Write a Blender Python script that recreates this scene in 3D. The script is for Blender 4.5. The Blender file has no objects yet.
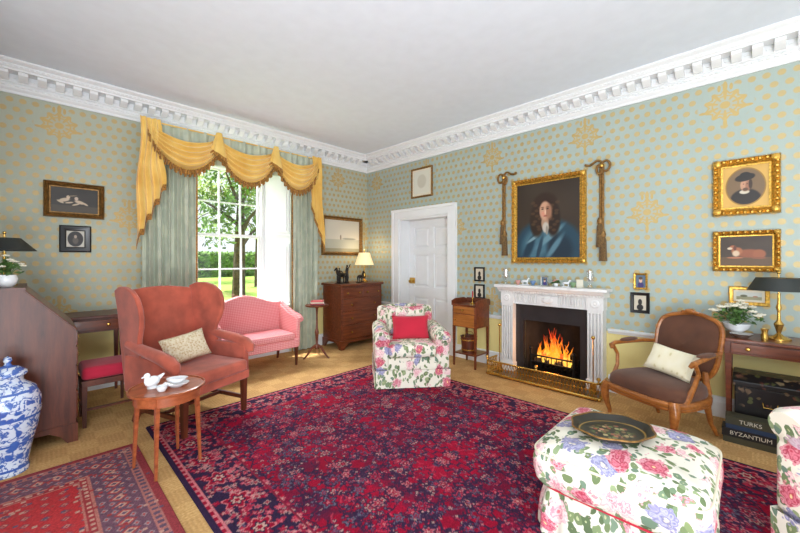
import bpy, bmesh, math, random
import numpy as np
from mathutils import Vector, Matrix, Euler
random.seed(7); rng=np.random.RandomState(5)
PI=math.pi
scn=bpy.context.scene; COL=scn.collection
CAMZ=1.4; F=358.0; HY=260.0; ANG=math.radians(45.5); CA=math.cos(ANG); SA=math.sin(ANG)
XW=4.30; YW=5.08; CEIL=3.26
def P(px,py,X=None,Y=None,Z=None):
    u=(px-400)/F; xc=CA*u+SA; yc=-SA*u+CA
    if X is not None: d=X/xc
    elif Y is not None: d=Y/yc
    else: d=(CAMZ-Z)*F/(py-HY)
    return Vector((d*xc,d*yc,CAMZ+(HY-py)/F*d))
def lin(c): return tuple(((x/12.92) if x<=.04045 else ((x+.055)/1.055)**2.4) for x in c)
def rgb(r,g,b): return lin((r/255,g/255,b/255))
# ------------------------------------------------------------ nodes
class G:
    def __init__(s,name,rough=.6,metal=0,color=None,**kw):
        s.m=bpy.data.materials.new(name); s.m.use_nodes=True; s.t=s.m.node_tree
        s.b=s.t.nodes['Principled BSDF']; s.b.inputs['Roughness'].default_value=rough; s.b.inputs['Metallic'].default_value=metal
        if color is not None: s.b.inputs['Base Color'].default_value=(*color,1)
        for k,v in kw.items(): s.put(s.b.inputs[k.replace('_',' ')],v)
        s.co=None
    def put(s,sock,v):
        if isinstance(v,bpy.types.NodeSocket): s.t.links.new(v,sock)
        else:
            if isinstance(v,(tuple,list)) and len(v)==3 and sock.type=='RGBA': v=(*v,1)
            sock.default_value=v
    def n(s,t,ins=None,**p):
        nd=s.t.nodes.new(t)
        for k,v in p.items(): setattr(nd,k,v)
        for k,v in (ins or {}).items(): s.put(nd.inputs[k],v)
        return nd
    def obj(s):
        if s.co is None: s.co=s.n('ShaderNodeTexCoord').outputs['Object']
        return s.co
    def M(s,op,a,b=0.,c=0.,clamp=False):
        nd=s.n('ShaderNodeMath',operation=op,use_clamp=clamp)
        for i,v in enumerate((a,b,c)): s.put(nd.inputs[i],v)
        return nd.outputs[0]
    def mix(s,f,a,b,blend='MIX'):
        nd=s.n('ShaderNodeMix',data_type='RGBA',blend_type=blend)
        s.put(nd.inputs[0],f); s.put(nd.inputs[6],a); s.put(nd.inputs[7],b); return nd.outputs[2]
    def ramp(s,f,stops,interp='LINEAR'):
        nd=s.n('ShaderNodeValToRGB'); nd.color_ramp.interpolation=interp
        e=nd.color_ramp.elements
        while len(e)<len(stops): e.new(.5)
        for el,(p,c) in zip(e,stops): el.position=p; el.color=(*c,1)
        s.put(nd.inputs[0],f); return nd.outputs[0]
    def noise(s,scale,detail=3,vec=None,rough=.5):
        nd=s.n('ShaderNodeTexNoise',{'Vector':vec if vec is not None else s.obj(),'Scale':scale,'Detail':detail,'Roughness':rough}); return nd
    def vor(s,scale,vec=None,rand=1.,feature='F1'):
        return s.n('ShaderNodeTexVoronoi',{'Vector':vec if vec is not None else s.obj(),'Scale':scale,'Randomness':rand},feature=feature)
    def vmath(s,op,a,b):
        nd=s.n('ShaderNodeVectorMath',operation=op); s.put(nd.inputs[0],a); s.put(nd.inputs[1],b); return nd.outputs[0]
    def mapv(s,scale,loc=(0,0,0),rot=(0,0,0)):
        return s.n('ShaderNodeMapping',{'Vector':s.obj(),'Scale':scale,'Location':loc,'Rotation':rot}).outputs[0]
    def xyz(s):
        o=s.n('ShaderNodeSeparateXYZ',{0:s.obj()}).outputs; return o[0],o[1],o[2]
    def color(s,c): s.put(s.b.inputs['Base Color'],c); return s
    def bump(s,h,strength=.3,dist=.01):
        s.put(s.b.inputs['Normal'],s.n('ShaderNodeBump',{'Strength':strength,'Distance':dist,'Height':h}).outputs[0]); return s
    def less(s,a,b,soft=.01):   # smooth a<b
        nd=s.n('ShaderNodeMapRange',{'Value':s.M('SUBTRACT',b,a),'From Min':-soft,'From Max':soft}); nd.clamp=True
        return nd.outputs[0]
def plain(name,c,rough=.5,metal=0,nv=.06,ns=8,bump=0,**kw):
    g=G(name,rough,metal,**kw); f=g.noise(ns,4).outputs[0]
    a=tuple(max(0,x*(1-nv*2)) for x in c); b=tuple(min(1,x*(1+nv*2)) for x in c)
    g.color(g.ramp(f,[(.3,a),(.7,b)]))
    if bump: g.bump(g.noise(180,2).outputs[0],bump,.003)
    return g.m
def wood(name,c1,c2,rough=.28,sc=(1.2,14,14),coat=.12,bm=.05):
    g=G(name,rough); v=g.mapv(sc)
    f=g.noise(2.2,6,v,.6).outputs[0]; f2=g.noise(14,3,v).outputs[0]
    k=g.M('ADD',g.M('MULTIPLY',f,.8),g.M('MULTIPLY',f2,.2))
    g.color(g.ramp(k,[(.32,c1),(.68,c2)])); g.put(g.b.inputs['Coat Weight'],coat)
    if bm: g.bump(f2,bm,.002)
    return g.m
def fabric(name,c,nv=.08,rough=.9,sheen=.2,sc=5):
    g=G(name,rough); f=g.noise(sc,4).outputs[0]
    g.color(g.ramp(f,[(.3,tuple(x*(1-nv*2) for x in c)),(.7,tuple(min(1,x*(1+nv)) for x in c))]))
    g.put(g.b.inputs['Sheen Weight'],sheen); g.bump(g.noise(260,2).outputs[0],.25,.002); return g.m
M={}
M['white']=plain('white_paint',rgb(234,236,237),.45,nv=.01)
M['ceil']=plain('ceiling_paint',rgb(232,241,252),.8,nv=.01)
M['gold']=plain('gilt',rgb(206,160,70),.34,.7,nv=.25,ns=60,bump=.3)
M['dgold']=plain('dull_gilt',rgb(140,104,56),.45,.5,nv=.2,ns=40,bump=.3)
M['brass']=plain('brass',rgb(205,165,85),.25,.9)
M['bronze']=plain('bronze',rgb(38,32,28),.4,.4)
M['black']=plain('black_lacquer',rgb(22,20,20),.3)
M['dshade']=plain('dark_shade',rgb(34,38,34),.5)
M['maho']=wood('mahogany',rgb(74,31,15),rgb(132,66,34))
M['dmaho']=wood('dark_mahogany',rgb(60,25,14),rgb(108,52,30),.38,sc=(9,9,1.1),coat=0,bm=0)
M['walnut']=wood('walnut',rgb(120,66,24),rgb(186,116,54),.3)
M['rose']=wood('rosy_walnut',rgb(126,60,32),rgb(182,100,60),.3)
M['salmon']=fabric('salmon_velvet',rgb(184,88,66),.18,.85,.25,6)
M['brownv']=fabric('brown_velvet',rgb(94,56,36),.14,.85,.15,7)
M['redc']=fabric('red_cushion',rgb(184,30,60),.08)
M['raspb']=fabric('raspberry',rgb(190,28,54),.06)
M['cream']=fabric('cream_fabric',rgb(226,216,190),.03)
M['porc']=plain('porcelain',rgb(234,236,238),.15,nv=.01)
M['leaf']=plain('leaf_green',rgb(72,104,48),.6,nv=.3,ns=20)
M['slate']=plain('slate',rgb(40,38,40),.35,nv=.15,ns=5)
M['soot']=plain('soot',rgb(24,20,18),.9,nv=.3)
M['iron']=plain('iron',rgb(25,24,24),.5,.5)
M['paper']=plain('paper',rgb(222,216,198),.8,nv=.03)
M['mount']=plain('mount_board',rgb(220,212,190),.8,nv=.02)
def mk_marble():
    g=G('marble',.35); n=g.noise(3,6); v=g.noise(2.5,8,g.vmath('ADD',g.obj(),g.vmath('MULTIPLY',n.outputs[1],(.5,.5,.5)))).outputs[0]
    g.color(g.ramp(v,[(.0,rgb(230,229,226)),(.47,rgb(230,229,226)),(.5,rgb(222,220,217)),(.53,rgb(230,229,226))])); return g.m
M['marble']=mk_marble()
def mk_swag():
    g=G('gold_silk',.4); f=g.noise(5,4).outputs[0]
    g.color(g.ramp(f,[(.3,rgb(230,184,84)),(.7,rgb(246,212,122))])); g.put(g.b.inputs['Sheen Weight'],.4); return g.m
M['swag']=mk_swag()
M['fringe']=fabric('fringe_thread',rgb(176,124,54),.35,.9,.2,60)
def mk_curtain():
    g=G('green_damask',.6); v=g.mapv((1,1,.7))
    n=g.noise(9,2,v).outputs[0]; f=g.less(.52,n,.06)
    g.color(g.mix(f,rgb(178,186,166),rgb(192,198,176))); g.put(g.b.inputs['Sheen Weight'],.3); return g.m
M['curtain']=mk_curtain()
def mk_check():
    g=G('pink_check',.85); x,y,z=g.xyz(); s=.022
    a=g.M('LESS_THAN',g.M('FRACT',g.M('DIVIDE',g.M('ADD',x,y),s)),.5); b=g.M('LESS_THAN',g.M('FRACT',g.M('DIVIDE',z,s)),.5)
    g.color(g.ramp(g.M('MULTIPLY',g.M('ADD',a,b),.5),[(0,rgb(236,174,168)),(.5,rgb(228,146,148)),(1,rgb(216,116,124))])); return g.m
M['check']=mk_check()
def mk_floral(name,sc=1.0,off=(0,0,0),fl=.36):
    g=G(name,.85); base=g.mapv((sc,sc,sc),off)
    nz=g.noise(7/1,2,base).outputs[1]; vec=g.vmath('ADD',base,g.vmath('MULTIPLY',g.vmath('SUBTRACT',nz,(.5,.5,.5)),(.10,.10,.10)))
    A=g.vor(9.2,vec,.9); d=A.outputs[0]; ca=g.n('ShaderNodeSeparateColor',{0:A.outputs[1]}).outputs
    fine=g.vor(56,vec).outputs[0]
    dd=g.M('ADD',d,g.M('MULTIPLY',g.M('SUBTRACT',fine,.5),.36))
    flower=g.M('MULTIPLY',g.less(dd,.50,.03),g.less(fl,ca[0],.01))
    red=g.ramp(dd,[(0,rgb(250,215,160)),(.10,rgb(190,56,80)),(.22,rgb(224,130,146)),(.31,rgb(176,48,74)),(.42,rgb(230,164,172)),(.50,rgb(204,100,118))])
    pink=g.ramp(dd,[(0,rgb(206,110,120)),(.12,rgb(238,204,202)),(.24,rgb(214,136,150)),(.35,rgb(242,218,212)),(.50,rgb(220,160,168))])
    blue=g.ramp(dd,[(0,rgb(236,226,190)),(.16,rgb(120,118,158)),(.3,rgb(180,178,204)),(.40,rgb(130,126,164)),(.50,rgb(170,166,192))])
    fc=g.mix(g.less(.50,ca[1],.01),red,pink); fc=g.mix(g.less(.86,ca[2],.01),fc,blue)
    v2=g.vmath('ADD',vec,(.37,.11,.73)); v2=g.vmath('MULTIPLY',v2,(1.,1.,.6)); B=g.vor(30,v2,1.); db=g.M('ADD',B.outputs[0],g.M('MULTIPLY',g.M('SUBTRACT',fine,.5),.16))
    cb=g.n('ShaderNodeSeparateColor',{0:B.outputs[1]}).outputs
    clus=g.noise(6,1,base).outputs[0]
    leaf=g.M('MULTIPLY',g.less(db,.54,.03),g.less(g.M('SUBTRACT',.82,clus),cb[0],.01))
    lc=g.ramp(cb[0],[(.3,rgb(88,106,72)),(.6,rgb(128,144,96)),(.8,rgb(106,130,112)),(.98,rgb(150,164,116))]); lc=g.mix(g.less(db,.14,.02),lc,rgb(178,184,138))
    c=g.mix(leaf,rgb(232,225,208),lc); c=g.mix(flower,c,fc); g.color(c); g.bump(g.noise(220,2).outputs[0],.15,.002); return g.m
M['floral']=mk_floral('floral_linen',1.0,(0,0,0),.34); M['floral2']=mk_floral('floral_linen_large',.95,(.3,.5,.1),.30)
def mk_paper(name,axis,base,gold):
    g=G(name,.5); x,y,z=g.xyz(); a=x if axis=='x' else y
    s=.088; row=g.M('FLOOR',g.M('DIVIDE',z,s)); aa=g.M('ADD',g.M('DIVIDE',a,s),g.M('MULTIPLY',g.M('MODULO',g.M('ADD',row,200.),2.),.5))
    fx=g.M('SUBTRACT',g.M('FRACT',g.M('ADD',aa,200.)),.5); fz=g.M('SUBTRACT',g.M('FRACT',g.M('DIVIDE',z,s)),.5)
    dist=g.M('SQRT',g.M('ADD',g.M('MULTIPLY',fx,fx),g.M('MULTIPLY',fz,fz))); dots=g.M('MULTIPLY',g.less(dist,.29,.05),.85)
    def cell(v,v0,p): return g.M('MULTIPLY',g.M('SUBTRACT',g.M('FRACT',g.M('ADD',g.M('DIVIDE',g.M('SUBTRACT',v,v0),p),20.5)),.5),p)
    def motif(a0,z0,Pa,Pz):
        # broad lacy palmette: scalloped round outline filled with petals and rings, crown above and tail below
        mx=cell(a,a0,Pa); mz=cell(z,z0,Pz); ax=g.M('ABSOLUTE',mx)
        r=g.M('SQRT',g.M('ADD',g.M('MULTIPLY',mx,mx),g.M('MULTIPLY',g.M('MULTIPLY',mz,mz),1.15))); th=g.M('ARCTAN2',mx,mz); c10=g.M('COSINE',g.M('MULTIPLY',th,10.))
        out=g.M('ADD',.135,g.M('MULTIPLY',c10,.014)); disc=g.less(r,out,.005); rim=g.less(g.M('ABSOLUTE',g.M('SUBTRACT',r,g.M('SUBTRACT',out,.012))),.008,.003)
        pet=g.less(.25,c10,.25); pet=g.M('MULTIPLY',pet,g.less(.05,r,.004)); core=g.less(r,.034,.004); rg_=g.less(g.M('ABSOLUTE',g.M('SUBTRACT',r,.085)),.006,.003)
        inner=g.M('MAXIMUM',g.M('MAXIMUM',rim,core),g.M('MAXIMUM',pet,rg_)); body=g.M('MULTIPLY',disc,g.M('ADD',.25,g.M('MULTIPLY',inner,.75)))
        def blob(cx,cz,rx,rz):
            u=g.M('DIVIDE',g.M('SUBTRACT',ax,cx),rx); v=g.M('DIVIDE',g.M('SUBTRACT',mz,cz),rz); return g.less(g.M('SQRT',g.M('ADD',g.M('MULTIPLY',u,u),g.M('MULTIPLY',v,v))),1.,.1)
        ex=g.M('MAXIMUM',g.M('MAXIMUM',blob(0,.165,.016,.045),blob(.04,.155,.012,.03)),g.M('MAXIMUM',blob(0,-.165,.014,.045),blob(.15,-.04,.03,.012)))
        return g.M('MAXIMUM',body,ex),g.less(r,.19,.01)
    m1,h1=motif(.17,2.78,1.16,1.96); m2,h2=motif(.75,1.88,1.16,1.96)
    m=g.M('MAXIMUM',m1,m2); h=g.M('MAXIMUM',h1,h2)
    pat=g.M('MAXIMUM',m,g.M('MULTIPLY',dots,g.M('SUBTRACT',1.,h)))
    nn=g.noise(3,3).outputs[0]; bs=g.mix(nn,base,tuple(q*.9 for q in base)); up=g.noise(55,2,g.mapv((1,1,.06))).outputs[0]; bs=g.mix(g.M('MULTIPLY',up,.14),bs,tuple(q*.6 for q in base))
    pat=g.M('MULTIPLY',pat,g.less(.63,z,.002)); c=g.mix(g.M('MULTIPLY',pat,.8),bs,gold)
    c=g.mix(g.less(z,.64,.002),c,rgb(234,218,146)); g.color(c); g.put(g.b.inputs['Metallic'],g.M('MULTIPLY',pat,.3)); return g.m
M['wp_l']=mk_paper('wallpaper_window_side','x',rgb(182,187,168),rgb(198,160,84)); M['wp_r']=mk_paper('wallpaper_fire_side','y',rgb(172,186,178),rgb(202,168,88))  # one paper, two bases: light on the window wall is put into its colour
def mk_sisal():
    g=G('sisal',1.0); g.put(g.b.inputs['Specular IOR Level'],.1); x,y,z=g.xyz(); f=g.noise(70,3).outputs[0]; w=g.noise(1.5,2).outputs[0]
    k=6.; a=g.M('MODULO',g.M('FLOOR',g.M('ADD',g.M('MULTIPLY',x,k),100.)),2.); b=g.M('MODULO',g.M('FLOOR',g.M('ADD',g.M('MULTIPLY',y,k),100.)),2.); ck=g.M('ABSOLUTE',g.M('SUBTRACT',a,b))
    sx=g.M('MULTIPLY',g.M('ADD',g.M('SINE',g.M('MULTIPLY',x,260.)),1.),.5); sy=g.M('MULTIPLY',g.M('ADD',g.M('SINE',g.M('MULTIPLY',y,260.)),1.),.5)
    wv=g.M('ADD',g.M('MULTIPLY',ck,sx),g.M('MULTIPLY',g.M('SUBTRACT',1.,ck),sy))
    c=g.ramp(f,[(.3,rgb(188,144,88)),(.7,rgb(220,180,122))]); c=g.mix(g.M('MULTIPLY',ck,.26),c,rgb(156,110,64)); c=g.mix(g.M('MULTIPLY',w,.2),c,rgb(224,188,134)); c=g.mix(g.M('MULTIPLY',wv,.16),c,rgb(134,92,52)); g.color(c)
    g.bump(wv,.3,.004); return g.m
M['sisal']=mk_sisal()
def mk_vcol():
    g=G('painted',.95); g.color(g.n('ShaderNodeAttribute',attribute_name='Col').outputs[0]); return g
gg=mk_vcol(); gg.put(gg.b.inputs['Specular IOR Level'],.1); gg.bump(gg.noise(200,2).outputs[0],.3,.003); M['rug']=gg.m; M['rug'].name='rug_wool'
gg=mk_vcol(); gg.b.inputs['Roughness'].default_value=.45; M['paint']=gg.m; M['paint'].name='oil_paint'
def mk_bluewhite():
    g=G('blue_white_porcelain',.12); x,y,z=g.xyz(); n=g.noise(9,3); v=g.vmath('ADD',g.obj(),g.vmath('MULTIPLY',n.outputs[1],(.1,.1,.1)))
    A=g.vor(17,v,1.).outputs[0]; f=g.noise(22,3,v).outputs[0]
    m=g.less(A,.38,.04); m2=g.less(g.M('ABSOLUTE',g.M('SUBTRACT',f,.5)),.035,.02); k=g.M('MAXIMUM',m,m2)
    band=g.M('GREATER_THAN',g.M('SINE',g.M('MULTIPLY',z,38.)),.965); k=g.M('MAXIMUM',k,band)
    g.color(g.mix(k,rgb(208,218,232),g.mix(f,rgb(34,70,156),rgb(84,122,192)))); g.put(g.b.inputs['Coat Weight'],.6); return g.m
M['bw']=mk_bluewhite()
def emis(name,c,st,base=(.8,.8,.8)):
    g=G(name,.6,color=base); g.put(g.b.inputs['Emission Color'],c); g.put(g.b.inputs['Emission Strength'],st); return g
gf=emis('flame',rgb(255,150,40),9,(0,0,0)); x,y,z=gf.xyz(); nf=gf.noise(14,2).outputs[0]
gf.put(gf.b.inputs['Emission Color'],gf.ramp(gf.M('ADD',gf.M('MULTIPLY',gf.M('SUBTRACT',z,.1),2.4),gf.M('MULTIPLY',gf.M('SUBTRACT',nf,.5),.7)),[(.1,rgb(255,206,90)),(.45,rgb(255,140,30)),(.9,rgb(206,52,8))])); gf.b.inputs['Emission Strength'].default_value=1.35
gf.put(gf.b.inputs['Alpha'],gf.ramp(gf.M('ADD',gf.M('MULTIPLY',gf.M('SUBTRACT',z,.1),2.),nf),[(.5,(.9,.9,.9)),(1,(.4,.4,.4))])); M['flame']=gf.m
M['ember']=emis('ember',rgb(255,90,20),.9,rgb(60,20,10)).m
M['shadelit']=emis('lit_shade',rgb(255,225,160),.45,rgb(240,225,185)).m
def mk_glass(name,fac):
    m=bpy.data.materials.new(name); m.use_nodes=True; t=m.node_tree; t.nodes.clear()
    o=t.nodes.new('ShaderNodeOutputMaterial'); mx=t.nodes.new('ShaderNodeMixShader'); a=t.nodes.new('ShaderNodeBsdfTransparent'); b=t.nodes.new('ShaderNodeBsdfGlossy'); b.inputs['Roughness'].default_value=.03
    mx.inputs[0].default_value=fac; t.links.new(a.outputs[0],mx.inputs[1]); t.links.new(b.outputs[0],mx.inputs[2]); t.links.new(mx.outputs[0],o.inputs[0]); return m
M['pane']=mk_glass('window_glass',.04); M['glass']=mk_glass('clear_glass',.22)
M['lawn']=plain('lawn',rgb(146,184,78),.95,nv=.15,ns=1)
M['foli']=plain('foliage',rgb(108,146,60),.7,nv=.35,ns=2); M['foli2']=plain('foliage_light',rgb(168,190,96),.7,nv=.3,ns=2); M['bark']=plain('bark',rgb(78,62,48),.9,nv=.3)
# ------------------------------------------------------------ mesh builder
class MB:
    def __init__(s): s.v=[]; s.f=[]
    def add(s,vs,fs,T=None):
        o=len(s.v)
        if T is not None: vs=[T@Vector(v) for v in vs]
        s.v+=[tuple(v) for v in vs]; s.f+=[tuple(i+o for i in f) for f in fs]; return s
    def box(s,x0,x1,y0,y1,z0,z1,T=None):
        return s.add([(x0,y0,z0),(x1,y0,z0),(x1,y1,z0),(x0,y1,z0),(x0,y0,z1),(x1,y0,z1),(x1,y1,z1),(x0,y1,z1)],[(0,3,2,1),(4,5,6,7),(0,1,5,4),(1,2,6,5),(2,3,7,6),(3,0,4,7)],T)
    def ext(s,poly,ax,a,b,T=None):
        n=len(poly)
        def q(p,t): return {'x':(t,p[0],p[1]),'y':(p[0],t,p[1]),'z':(p[0],p[1],t)}[ax]
        return s.add([q(p,a) for p in poly]+[q(p,b) for p in poly],[tuple(range(n)),tuple(range(2*n-1,n-1,-1))]+[(i,(i+1)%n,n+(i+1)%n,n+i) for i in range(n)],T)
    def lathe(s,prof,c=(0,0,0),n=24,T=None,sx=1,sy=1):
        vs=[];fs=[]
        for r,z in prof:
            for k in range(n):
                a=2*PI*k/n; vs.append((c[0]+r*sx*math.cos(a),c[1]+r*sy*math.sin(a),c[2]+z))
        for i in range(len(prof)-1):
            for k in range(n): fs.append((i*n+k,i*n+(k+1)%n,(i+1)*n+(k+1)%n,(i+1)*n+k))
        if prof[0][0]>1e-4: fs.append(tuple(range(n-1,-1,-1)))
        if prof[-1][0]>1e-4: fs.append(tuple((len(prof)-1)*n+k for k in range(n)))
        return s.add(vs,fs,T)
    def tube(s,pts,r,n=8,T=None,closed=False,flat=1.):
        pts=[Vector(p) for p in pts]; m=len(pts); rs=r if isinstance(r,(list,tuple)) else [r]*m
        vs=[];fs=[]; up=None
        for i,p in enumerate(pts):
            if closed: t=(pts[(i+1)%m]-pts[i-1])
            else: t=(pts[min(i+1,m-1)]-pts[max(i-1,0)])
            t.normalize()
            if up is None: up=Vector((0,0,1)) if abs(t.z)<.9 else Vector((1,0,0))
            a=t.cross(up)
            if a.length<1e-4: a=t.cross(Vector((0,1,0)))
            a.normalize(); b=a.cross(t).normalized(); up=b
            for k in range(n):
                th=2*PI*k/n+PI/n; vs.append(p+a*(rs[i]*math.cos(th))*flat+b*(rs[i]*math.sin(th)))
        for i in range(m if closed else m-1):
            j=(i+1)%m
            for k in range(n): fs.append((i*n+k,i*n+(k+1)%n,j*n+(k+1)%n,j*n+k))
        if not closed: fs+= [tuple(range(n-1,-1,-1)),tuple((m-1)*n+k for k in range(n))]
        return s.add(vs,fs,T)
    def surf(s,fn,nu,nv,T=None,closeu=False):
        vs=[fn(i/nu,j/nv) for j in range(nv+1) for i in range(nu+(0 if closeu else 1))]; w=nu+(0 if closeu else 1); fs=[]
        for j in range(nv):
            for i in range(nu):
                i2=(i+1)%w; fs.append((j*w+i,j*w+i2,(j+1)*w+i2,(j+1)*w+i))
        return s.add(vs,fs,T)
    def ball(s,c,r,n=16,m=10,T=None,e=1.):
        if not isinstance(r,(tuple,list)): r=(r,r,r)
        def sg(v): return math.copysign(abs(v)**e,v)
        def fn(u,v):
            a=2*PI*u; b=PI*(v-.5)*.999; return (c[0]+r[0]*sg(math.cos(b))*sg(math.cos(a)),c[1]+r[1]*sg(math.cos(b))*sg(math.sin(a)),c[2]+r[2]*sg(math.sin(b)))
        return s.surf(fn,n,m,T,closeu=True)
    def pillow(s,w,h,t,T=None,n=14):   # in XZ plane, thickness Y
        for sg in (-1,1):
            def fn(u,v):
                a=2*u-1;b=2*v-1; k=max(0,(1-a**4))*max(0,(1-b**4)); q=1-.07*(1-abs(b)**2)*abs(a)**3; q2=1-.07*(1-abs(a)**2)*abs(b)**3
                return (a*w/2*q,sg*t/2*k**.45,b*h/2*q2)
            s.surf(fn,n,n,T)
        return s
    def build(s,name,mat,parent=None,smooth=True,bevel=0,seg=3,sub=0,ang=40,recalc=True,weld=False):
        me=bpy.data.meshes.new(name); me.from_pydata(s.v,[],s.f)
        if recalc or weld:
            bm=bmesh.new(); bm.from_mesh(me)
            if weld: bmesh.ops.remove_doubles(bm,verts=bm.verts,dist=1e-4)
            bmesh.ops.recalc_face_normals(bm,faces=bm.faces); bm.to_mesh(me); bm.free()
        me.materials.append(M[mat] if isinstance(mat,str) else mat)
        if smooth:
            me.shade_smooth()
            if not bevel: me.set_sharp_from_angle(angle=math.radians(ang))
        o=bpy.data.objects.new(name,me); COL.objects.link(o); o.parent=parent
        if bevel:
            b=o.modifiers.new('Bevel','BEVEL'); b.width=bevel; b.segments=seg; b.limit_method='ANGLE'; b.angle_limit=math.radians(35)
            if bevel<.02: b.harden_normals=True
        if sub:
            b=o.modifiers.new('Sub','SUBSURF'); b.levels=sub; b.render_levels=sub
        return o
def tag(o,label,cat,group=None):
    o['label']=label; o['category']=cat
    if group: o['group']=group
    return o
def thing(name,label,cat,loc=(0,0,0),rz=0,group=None):
    o=bpy.data.objects.new(name,None); o.empty_display_size=.05; COL.objects.link(o); o.location=loc; o.rotation_euler=(0,0,rz); return tag(o,label,cat,group)
def struct(o): o['kind']='structure'; return o
def R3(c,rx=0,ry=0,rz=0): return Matrix.Translation(c)@Euler((rx,ry,rz)).to_matrix().to_4x4()
RW=-PI/2   # facing of things against the fireplace wall
# ------------------------------------------------------------ painted grids
def paint(name,w,h,nx,ny,fn,parent=None,y=0.,mat='paint',flat=False,z=0.):
    S,T=np.meshgrid(np.linspace(0,1,nx),np.linspace(0,1,ny)); img=np.clip(fn(S,T),0,1)
    A=(S-.5)*w; B=(T-.5)*h
    if flat:
        Z=np.full(A.shape,z); Z[0,:]=Z[-1,:]=0.001; Z[:,0]=Z[:,-1]=.001; co=np.stack([A,B,Z],-1)
    else: co=np.stack([A,np.full(A.shape,y),B],-1)
    idx=np.arange(nx*ny).reshape(ny,nx); q=np.stack([idx[:-1,:-1],idx[:-1,1:],idx[1:,1:],idx[1:,:-1]],-1).reshape(-1,4)
    me=bpy.data.meshes.new(name); me.from_pydata(co.reshape(-1,3).tolist(),[],q.tolist())
    c=np.where(img<=.04045,img/12.92,((img+.055)/1.055)**2.4).reshape(-1,3)
    at=me.color_attributes.new('Col','FLOAT_COLOR','POINT'); at.data.foreach_set('color',np.concatenate([c,np.ones((len(c),1))],1).astype(np.float32).ravel())
    me.materials.append(M[mat]); me.shade_smooth(); o=bpy.data.objects.new(name,me); COL.objects.link(o); o.parent=parent; return o
def C(r,g,b): return np.array([r,g,b])/255.
def base(S,c): return np.ones(S.shape+(3,))*c
def el(S,T,cx,cy,rx,ry,soft=.12,rot=0.):
    a=math.cos(rot);b=math.sin(rot); dx=S-cx;dy=T-cy; u=(dx*a+dy*b)/rx; v=(-dx*b+dy*a)/ry; d=np.sqrt(u*u+v*v); return np.clip((1-d)/soft+.5,0,1)
def ov(img,m,c): return img*(1-m[...,None])+np.asarray(c)*m[...,None]
def nzf(S,T,k=6,seed=1):
    r=np.random.RandomState(seed); o=np.zeros(S.shape)
    for i in range(k):
        fx,fy=r.uniform(-14,14,2); o+=np.sin(fx*S+fy*T+r.uniform(0,6))
    return o/k
def p_portrait(S,T):
    im=base(S,C(50,40,32)); im=im+nzf(S,T)[...,None]*.04; im=ov(im,el(S,T,.5,.5,.5,.5,.9)*.3,C(90,72,54))
    im=ov(im,el(S,T,.5,.10,.56,.42,.15),C(36,66,82)); im=ov(im,el(S,T,.35,.2,.28,.2,.5,.6),C(70,108,124)); im=ov(im,el(S,T,.7,.12,.2,.18,.4,-.5),C(26,46,60)); im=ov(im,el(S,T,.55,.28,.25,.04,.6,.6),C(100,136,148)); im=ov(im,el(S,T,.2,.12,.06,.2,.7,-.5),C(28,54,70)); im=ov(im,el(S,T,.62,.14,.04,.2,.7,-.7),C(88,124,138)); im=ov(im,el(S,T,.38,.12,.03,.18,.7,-.3),C(34,60,76)); im=ov(im,el(S,T,.28,.26,.12,.02,.7,.5),C(120,150,160))
    im=ov(im,el(S,T,.34,.50,.12,.22,.3),C(46,31,22)); im=ov(im,el(S,T,.60,.50,.11,.22,.3),C(40,27,20)); im=ov(im,el(S,T,.47,.72,.19,.14,.3),C(48,31,22))
    for k in range(22):
        x=(.33 if k%2 else .61)+.06*math.sin(k*2.3); y=.36+.018*k; im=ov(im,el(S,T,x,y,.035,.02,.6)*.6,C(92,66,44))
    im=ov(im,el(S,T,.47,.46,.06,.1,.3),C(170,132,106)); im=ov(im,el(S,T,.47,.62,.09,.125,.25),C(196,150,122)); im=ov(im,el(S,T,.53,.6,.05,.1,.7),C(156,110,86)); im=ov(im,el(S,T,.44,.58,.03,.03,.8),C(208,142,118))
    for x in (.43,.51): im=ov(im,el(S,T,x,.645,.02,.009,.4),C(50,34,28)); im=ov(im,el(S,T,x,.667,.026,.006,.6),C(96,66,48))
    im=ov(im,el(S,T,.475,.605,.012,.035,.6),C(224,184,154)); im=ov(im,el(S,T,.475,.552,.03,.009,.4),C(150,74,64)); im=ov(im,el(S,T,.48,.40,.05,.07,.4),C(190,182,168)); im=ov(im,el(S,T,.5,.36,.02,.06,.4),C(146,138,126)); return im
def p_sea(S,T):
    im=base(S,C(214,206,188)); im=im*(1-(T*.06)[...,None]); im=ov(im,(T<.4)*1.,C(180,178,160)); im=ov(im,(T<.12)*1.,C(146,142,116)); im=ov(im,el(S,T,.7,.42,.2,.03,.3),C(150,150,140)); im=ov(im,el(S,T,.45,.46,.02,.08,.3),C(140,126,108)); return im+nzf(S,T,8)[...,None]*.02
def p_putti(S,T):
    im=base(S,C(48,42,36))+nzf(S,T)[...,None]*.03; im=ov(im,(T<.28)*1.,C(70,60,48))
    for a in ((.28,.5,.12,.07,.5),(.2,.42,.09,.035,-.7),(.38,.40,.09,.03,.3),(.6,.44,.12,.06,-.5),(.72,.38,.08,.03,-.8),(.52,.34,.09,.03,.5)): im=ov(im,el(S,T,a[0],a[1],a[2],a[3],.4,a[4]),C(196,176,150))
    im=ov(im,el(S,T,.36,.62,.04,.07,.3),C(206,182,154)); im=ov(im,el(S,T,.53,.58,.04,.07,.3),C(200,180,160)); im=ov(im,el(S,T,.45,.68,.1,.015,.4,.3),C(150,130,104)); return im
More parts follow.
